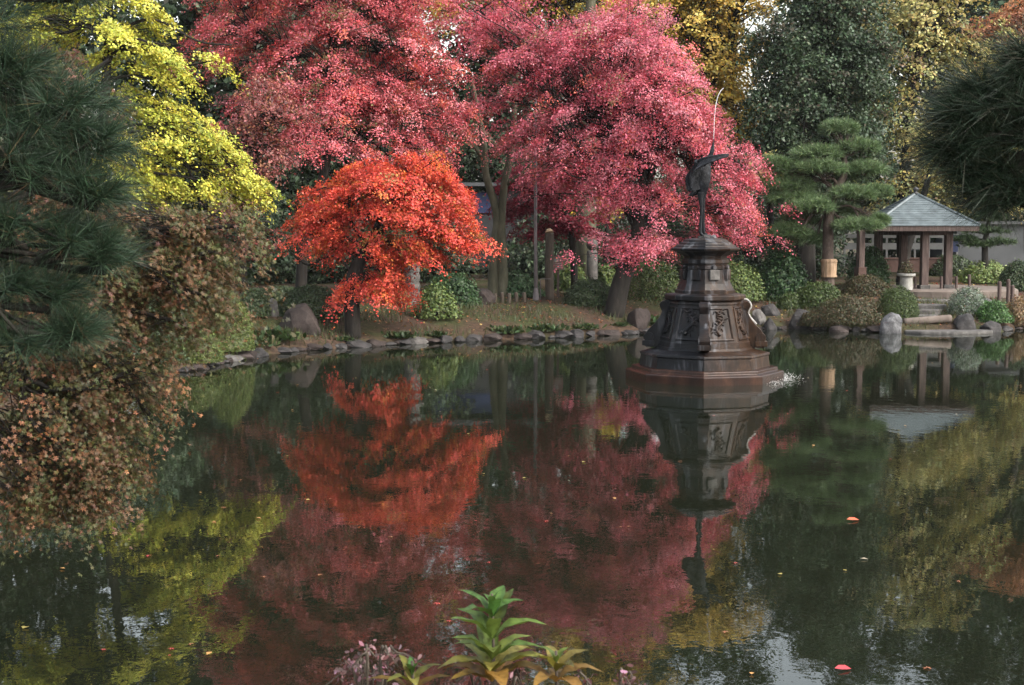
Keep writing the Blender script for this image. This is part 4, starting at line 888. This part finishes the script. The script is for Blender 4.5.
mb = MB(); mb.rings([(w * .35, 39 * s), (w * .5, 40 * s), (w * .95, 42.5 * s), (w * 1.05, 45.5 * s), (w * .9, 48.5 * s), (w * .5, 50.4 * s), (w * .1, 51 * s)], 16); mb.build('ball_top', M['granite'], o, True)

STK = [(495, 303, 9, 4), (502, 303, 10, 4), (509, 303, 9, 4), (516, 302, 9, 4), (524, 302, 9, 4)]
for px, py, h, w in STK:
    g = on_ground(px, py); s = g[1] / F; mb = MB(); mb.tube([(0, 0, -.15), (.01, 0, h * s * .6), (0, 0, h * s), (0, 0, h * s + .03)], [w / 2 * s, w / 2 * s, w / 2 * s, w * .3 * s], 9)
    o = mb.build('wooden_stake', M['old_wood']); o.location = tuple(g); prop(o, 'short thick wooden stake in the low row left of the metal pole', 'stake', 'stakes left of the metal pole')
STK2 = [(941, 288, 11, 3), (956, 287, 10, 3), (969, 286, 11, 3), (963, 297, 9, 3), (999, 300, 18, 4), (1008, 296, 16, 4), (1012, 302, 16, 4), (915, 286, 9, 2.4)]
for px, py, h, w in STK2:
    g = P(px, py, 52.5 if py < 292 else 50.0); g[2] = gz(g[0], g[1]) - .05; s = g[1] / F; mb = MB(); top = P(px, py - h, g[1])[2] - g[2]
    mb.tube([(0, 0, -.1), (.01, 0, top * .6), (0, 0, top), (0, 0, top + .03)], [w / 2 * s, w / 2 * s, w / 2 * s, w * .3 * s], 9)
    o = mb.build('wooden_stake', M['wood']); o.location = tuple(g); prop(o, 'dark short wooden stake along the path right of the gazebo', 'stake', 'stakes along the gazebo path')

# ------------------------------------------------------------------ far buildings, walls, railing behind
def far_box(name, lab, cat, x0, x1, y0, y1, D, depth, mat):
    a, b_ = P(x0, y0, D), P(x1, y1, D); z1, z0 = a[2], b_[2]; o = thing(name, lab, cat, ((a[0] + b_[0]) / 2, D + depth / 2, z0)); return o, b_[0] - a[0], z1 - z0
o, w, h = far_box('shed', 'low dark park building with a grey eave and a blue band behind the orange maple', 'building', 430, 535, 186, 270, 63, 4, 'grey_wall')
mb = MB(); mb.box((0, 0, h * .33), (w, 4, h * .66)); mb.build('wall', M['dark_metal'], o)
mb = MB(); mb.box((-w * .2, -2.02, h * .80), (w * .58, .1, h * .24)); mb.build('blue_band', M['paint_blue'], o)
mb = MB(); mb.box((0, .05, h * .81), (w, 3.9, h * .28)); mb.build('upper_wall', M['dark_metal'], o)
mb = MB(); mb.box((0, -.2, h + .06), (w + .8, 4.8, .16)); mb.build('roof', M['grey_wall'], o)
o, w, h = far_box('grey_building', 'plain grey building wall behind the small pine at right', 'building', 957, 1090, 224, 272, 68, 5, 'grey_wall')
mb = MB(); mb.box((0, 0, h / 2), (w, 5, h)); mb.build('wall', M['grey_wall'], o)
mb = MB(); mb.box((0, -.05, h + .06), (w + .3, 5.4, .14)); mb.build('roof_edge', M['grey_wall'], o)
o, w, h = far_box('brick_wall', 'low red brown wall behind the gazebo posts', 'wall', 885, 955, 259, 272, 62, .3, 'brick')
mb = MB(); mb.box((0, 0, h / 2), (w, .3, h)); mb.build('wall', M['brick'], o); mb = MB(); mb.box((0, 0, h + .03), (w + .06, .38, .06)); mb.build('coping', M['brick'], o)
o, w, h = far_box('white_railing', 'pale railing seen through the gazebo and past the brown post', 'railing', 845, 957, 234, 266, 66, .1, 'white_paint')
for k in range(9): mb = MB(); mb.box((-w / 2 + w * k / 8, 0, h / 2), (.08, .08, h)); mb.build('upright', M['white_paint'], o)
mb = MB(); mb.box((0, 0, h * .94), (w, .1, .18)); mb.build('top_rail', M['white_paint'], o)
mb = MB(); mb.box((0, 0, h * .62), (w, .1, .3)); mb.build('lower_rail', M['white_paint'], o)
o, w, h = far_box('blue_banner', 'small blue banner hanging at the right edge of the gazebo view', 'banner', 953, 958, 235, 252, 65, .04, 'paint_blue')
mb = MB(); mb.box((0, 0, h / 2), (w, .04, h)); mb.build('cloth', M['paint_blue'], o); mb = MB(); mb.tube([(-w / 2 - .03, 0, -1.2), (-w / 2 - .03, 0, h + .1)], .03, 6); mb.build('banner_pole', M['metal'], o)

# ------------------------------------------------------------------ ground litter, bank grass, floating leaves
def litter():
    n = 16000; X = rng.uniform(-14, 22, n); Y = rng.uniform(30, 58, n); d = pond_sd(X, Y); k = (d > .25) & (d < 10); X, Y = X[k], Y[k]; n = len(X)
    C = np.stack([X, Y, ground_z(X, Y) + .012], 1); N = np.array([0, 0, 1.0]) + rng.normal(0, .3, (n, 3))
    cols = jitter(pick([(3, (.22, .10, .05)), (2, (.30, .12, .05)), (1, (.3, .05, .04)), (1, (.34, .24, .07)), (2, (.12, .07, .04))], n))
    prop(put('fallen_leaves', leaf_mesh('fallen_leaves', C, N, rng.uniform(.06, .13, n), cols), M['leaf']), 'brown and red fallen leaves scattered over the far bank', kind='stuff')
    n = 70000; X = rng.uniform(-12, 20, n); Y = rng.uniform(32, 54, n); d = pond_sd(X, Y)
    p = np.array([mnoise.noise(Vector((x * .45, y * .45, 3))) for x, y in zip(X, Y)]); k = (d > .12) & (d < 3.5) & (p > -.05); X, Y = X[k], Y[k]; n = len(X)
    C = np.stack([X, Y, ground_z(X, Y)], 1); h = rng.uniform(.05, .30, n) ** 1.0
    side = np.stack([rng.normal(0, 1, n), rng.normal(0, 1, n), np.zeros(n)], 1); side = unit(side) * .012; up = np.stack([rng.normal(0, .35, n) * h, rng.normal(0, .35, n) * h, h], 1)
    V = np.stack([C - side, C + side, C + up], 1).reshape(-1, 3); cols = np.repeat(jitter(pick([(3, (.035, .055, .018)), (2, (.06, .072, .024)), (1, (.07, .05, .025))], n)), 3, 0)
    prop(put('grass', raw_mesh('grass', V, np.arange(len(V)), 3, cols), M['leaf']), 'green grass and low weeds along the stone edging', kind='stuff')
litter()
for px, py, r_, lab in [(508, 333, .45, 'green weedy tuft at the waterline below the flat mossy rock'), (545, 331, .5, 'green leafy tuft at the waterline below the metal pole'), (585, 329, .35, 'small bright tuft between edging stones below the sawn post'),
        (398, 338, .35, 'small green tuft under the orange maple at the waterline'), (275, 340, .55, 'bright green weedy clump below the reddish boulder'), (262, 346, .4, 'low green tuft left of the reddish boulder at the edging stones'), (655, 324, .4, 'green tuft between the pyramid boulder and the fountain'), (620, 326, .35, 'pale leafy tuft left of the pyramid boulder'),
        (435, 336, .4, 'dark green tuft at the waterline below the drooping shrub'), (345, 341, .35, 'thin green tuft below the orange maple trunk'), (812, 325, .4, 'brown green tuft among the rocks below the clipped shrubs')]:
    g = on_ground(px, py); t_ = thing('bank_tuft', lab, 'plant', tuple(g), 0, 'weedy tufts along the far bank'); r_ *= rng.uniform(.55, 1.0); n = int(rng.integers(160, 420))
    d = unit(rng.normal(size=(n, 3))); d[:, 2] = np.abs(d[:, 2]) + .15; d = unit(d); L = r_ * rng.uniform(.4, 1.1, n)
    C = np.concatenate([rng.normal(0, r_ * .35, (n, 2)), np.zeros((n, 1))], 1) * np.array([1.8, .9, 1]) + d * L[:, None] * .5
    put('foliage', leaf_mesh('foliage', C, np.cross(d, rng.normal(size=(n, 3))), L * .55, jitter(pick([(3, (.022, .042, .013)), (2, (.038, .056, .018)), (1, (.05, .045, .02))], n)), 'oval', d), M['evergreen'], t_)
n = 420; a = rng.uniform(R(40), R(110), n) + 0.0; rr_ = rf(80) + np.abs(rng.normal(0, .16, n)); hz = np.abs(rng.normal(0, .05, n))
C = np.stack([fc[0] + rr_ * np.sin(a), fc[1] - rr_ * np.cos(a), .01 + hz], 1)
prop(put('water_splash', leaf_mesh('water_splash', C, rng.normal(size=(n, 3)), rng.uniform(.008, .028, n), np.full((n, 3), .7)), M['leaf']), 'small white splash of drops at the right foot of the fountain', 'splash', kind='stuff')
protos = []
for k, (sh, c) in enumerate([('star', (.45, .06, .05)), ('diamond', (.5, .26, .08)), ('fan', (.36, .28, .07)), ('diamond', (.34, .28, .2)), ('star', (.34, .13, .06))]):
    protos.append(leaf_mesh('floating_leaf', np.zeros((1, 3)), np.array([[.05, .03, 1.0]]), np.array([.13]), np.array([c]), sh)); protos[-1].materials.append(M['leaf'])
for k in range(85):
    px, py = rng.uniform(20, 1015), 345 + 330 * rng.random() ** 1.2; g = on_plane(px, py, .006)
    if pond_sd(np.array([g[0]]), np.array([g[1]]))[0] > -.3 or np.hypot(g[0] - fc[0], g[1] - fc[1]) < 2.1: continue
    o = bpy.data.objects.new('floating_leaf', protos[int(rng.integers(5))]); COL.objects.link(o); o.location = (g[0], g[1], .012); o.rotation_euler = (0, 0, rng.uniform(0, 6.28)); sc = rng.uniform(.25, .65); o.scale = (sc,) * 3
    prop(o, 'small fallen leaf floating on the dark pond', 'leaf', 'leaves floating on the pond')
def big_leaf(px, py, size, c, lab):
    g = on_plane(px, py, .012); o = put('floating_leaf', leaf_mesh('floating_leaf', np.zeros((1, 3)), np.array([[.1, -.25, 1.0]]), np.array([size]), np.array([c]), 'oval', np.array([[1.0, .2, 0]])), M['leaf']); o.location = tuple(g); o.location.z = .02
    prop(o, lab, 'leaf')
big_leaf(843, 669, .14, (.5, .06, .07), 'largest bright red floating leaf near the bottom of the pond')
big_leaf(853, 520, .16, (.55, .13, .06), 'single orange red leaf floating in the middle of the green reflection')

# submerged stones at the near left
for k, (px, py, w) in enumerate([(30, 640, 90), (110, 655, 100), (60, 675, 80), (180, 670, 90), (10, 600, 70), (130, 620, 60), (220, 650, 60)]):
    g = on_plane(px, py, -.28); me = rock_mesh((w / F * g[1] * .6, w / F * g[1] * .5, .22), 500 + k); o = put('submerged_stone', me, M['brown_rock']); o.location = (g[0], g[1], -.32)
    prop(o, 'dim brown stone under the shallow water near the lower left corner', 'stone', 'stones under the water at lower left')

# ------------------------------------------------------------------ foreground plants
def blade(mb_list, base, d, L, w, col, droop=.25, up=np.array([0, 0, 1.0])):
    """a lanceolate leaf of 2 x 6 quads, folded along its midrib"""
    V, Fc, K = mb_list; d = np.array(d, float); d /= np.linalg.norm(d); s = np.cross(d, up); s /= np.linalg.norm(s) + 1e-9; n = np.cross(s, d); k = len(V)
    for i in range(8):
        t = i / 7; ww = w * (math.sin(math.pi * t ** .85) ** .8 if 0 < t < 1 else .02); c = base + d * L * t + n * (.10 * L * math.sin(math.pi * t)) - np.array([0, 0, droop * L * t * t])
        for q in (-1, 0, 1): V.append(c + s * ww * q * .5 + n * (abs(q) * ww * .2 + ww * .08 * math.sin(i * 2.1 + q + L * 300))); K.append(col * (1 + .35 * (q == 0)))
    for i in range(7):
        for q in (0, 1): a = k + i * 3 + q; Fc.append((a, a + 1, a + 4, a + 3))
def shoot(label, px, py, top, D, tiers, group=None, seed=1, scale=1.0):
    rr = np.random.default_rng(seed); tip = P(px, top, D); base = P(px + 4, py, D); base[2] = gz(base[0], base[1]); root = thing('broadleaf_plant', label, 'plant', tuple(base)); store = ([], [], [])
    for t, (y, n, L, col, el) in enumerate(tiers):
        c = P(px + (py - y) * .0, y, D) - base; ph = rr.uniform(0, 6)
        for q in range(n):
            a = ph + 2 * math.pi * q / n + rr.normal(0, .15); e = el + rr.normal(0, .12)
            cc = np.array(col) * rr.uniform(.6, 1.35) * (1 + rr.normal(0, .06, 3))
            blade(store, c, (math.cos(a) * math.cos(e), math.sin(a) * math.cos(e), math.sin(e)), L * scale * rr.uniform(.8, 1.15), .030 * scale * rr.uniform(.75, 1.25) * L / .1, cc, rr.uniform(.0, .3))
    V = np.array(store[0]); me = raw_mesh('foliage', V, np.array(store[1]).ravel(), 4, np.array(store[2])); put('foliage', me, M['broadleaf'], root, True)
    mb = MB(); mb.tube(spline([(0, 0, -.05), (.0, .02, (tip - base)[2] * .5), tuple(P(px, top + 6, D) - base)], 4), np.linspace(.008, .003, 9), 6); mb.build('stem', M['old_wood'], root, True)
GA, GB, GC, GD = (.05, .105, .022), (.085, .125, .026), (.13, .12, .025), (.16, .09, .022)
shoot('tall green leaf shoot with yellowing lower leaves at the bottom centre', 492, 690, 588, 3.0,
      [(610, 3, .055, GA, 1.15), (618, 5, .10, GA, .72), (640, 5, .12, GB, .7), (660, 6, .13, GB, .6), (672, 5, .14, GC, .45), (682, 5, .14, GD, .25)], seed=3)
shoot('low yellow orange leaf shoot right of the tall green shoot', 556, 690, 645, 3.0, [(664, 3, .06, GB, 1.0), (672, 4, .095, GC, .65), (682, 5, .115, GD, .35)], seed=5)
shoot('low dark green and yellow leaf shoot left of the tall green shoot', 412, 690, 655, 3.0, [(676, 3, .06, GA, 1.0), (684, 4, .09, GC, .6), (692, 5, .10, GD, .35)], seed=8)
def withered(label, x0, x1, y0, seed):
    r2 = np.random.default_rng(seed); base = P((x0 + x1) / 2, 690, 3.15); base[2] = gz(base[0], base[1]); root = thing('withered_plant', label, 'plant', tuple(base)); mb = MB(); C = []
    for k in range(16):
        e = P(r2.uniform(x0, x1), y0 + 40 * r2.random() ** .7, 3.15 + r2.normal(0, .1)) - base; m_ = e * np.array([.6, .6, .8]) + np.array([0, 0, .08]); pth = spline([(0, 0, 0), tuple(m_), tuple(e), tuple(e + np.array([r2.normal(0, .03), 0, -.03]))], 4)
        mb.tube(pth, np.linspace(.004, .0015, len(pth)), 5, False)
        for q in range(22): C.append(pth[int(r2.integers(7, len(pth)))] + r2.normal(0, .014, 3))
    mb.build('stem', M['old_wood'], root); C = np.array(C); n = len(C)
    cols = jitter(pick([(3, (.09, .035, .035)), (1.5, (.19, .085, .10)), (3, (.055, .028, .024)), (.6, (.26, .15, .18))], n)); put('foliage', leaf_mesh('foliage', C, rng.normal(size=(n, 3)), rng.uniform(.008, .019, n), cols, 'oval'), M['leaf'], root)
withered('withered pinkish brown arching plant left of the leaf shoots', 340, 400, 640, 1)
withered('withered pinkish brown plant between and behind the leaf shoots', 440, 560, 668, 2)
withered('withered pinkish brown plant right of the yellow leaf shoot', 575, 650, 672, 3)
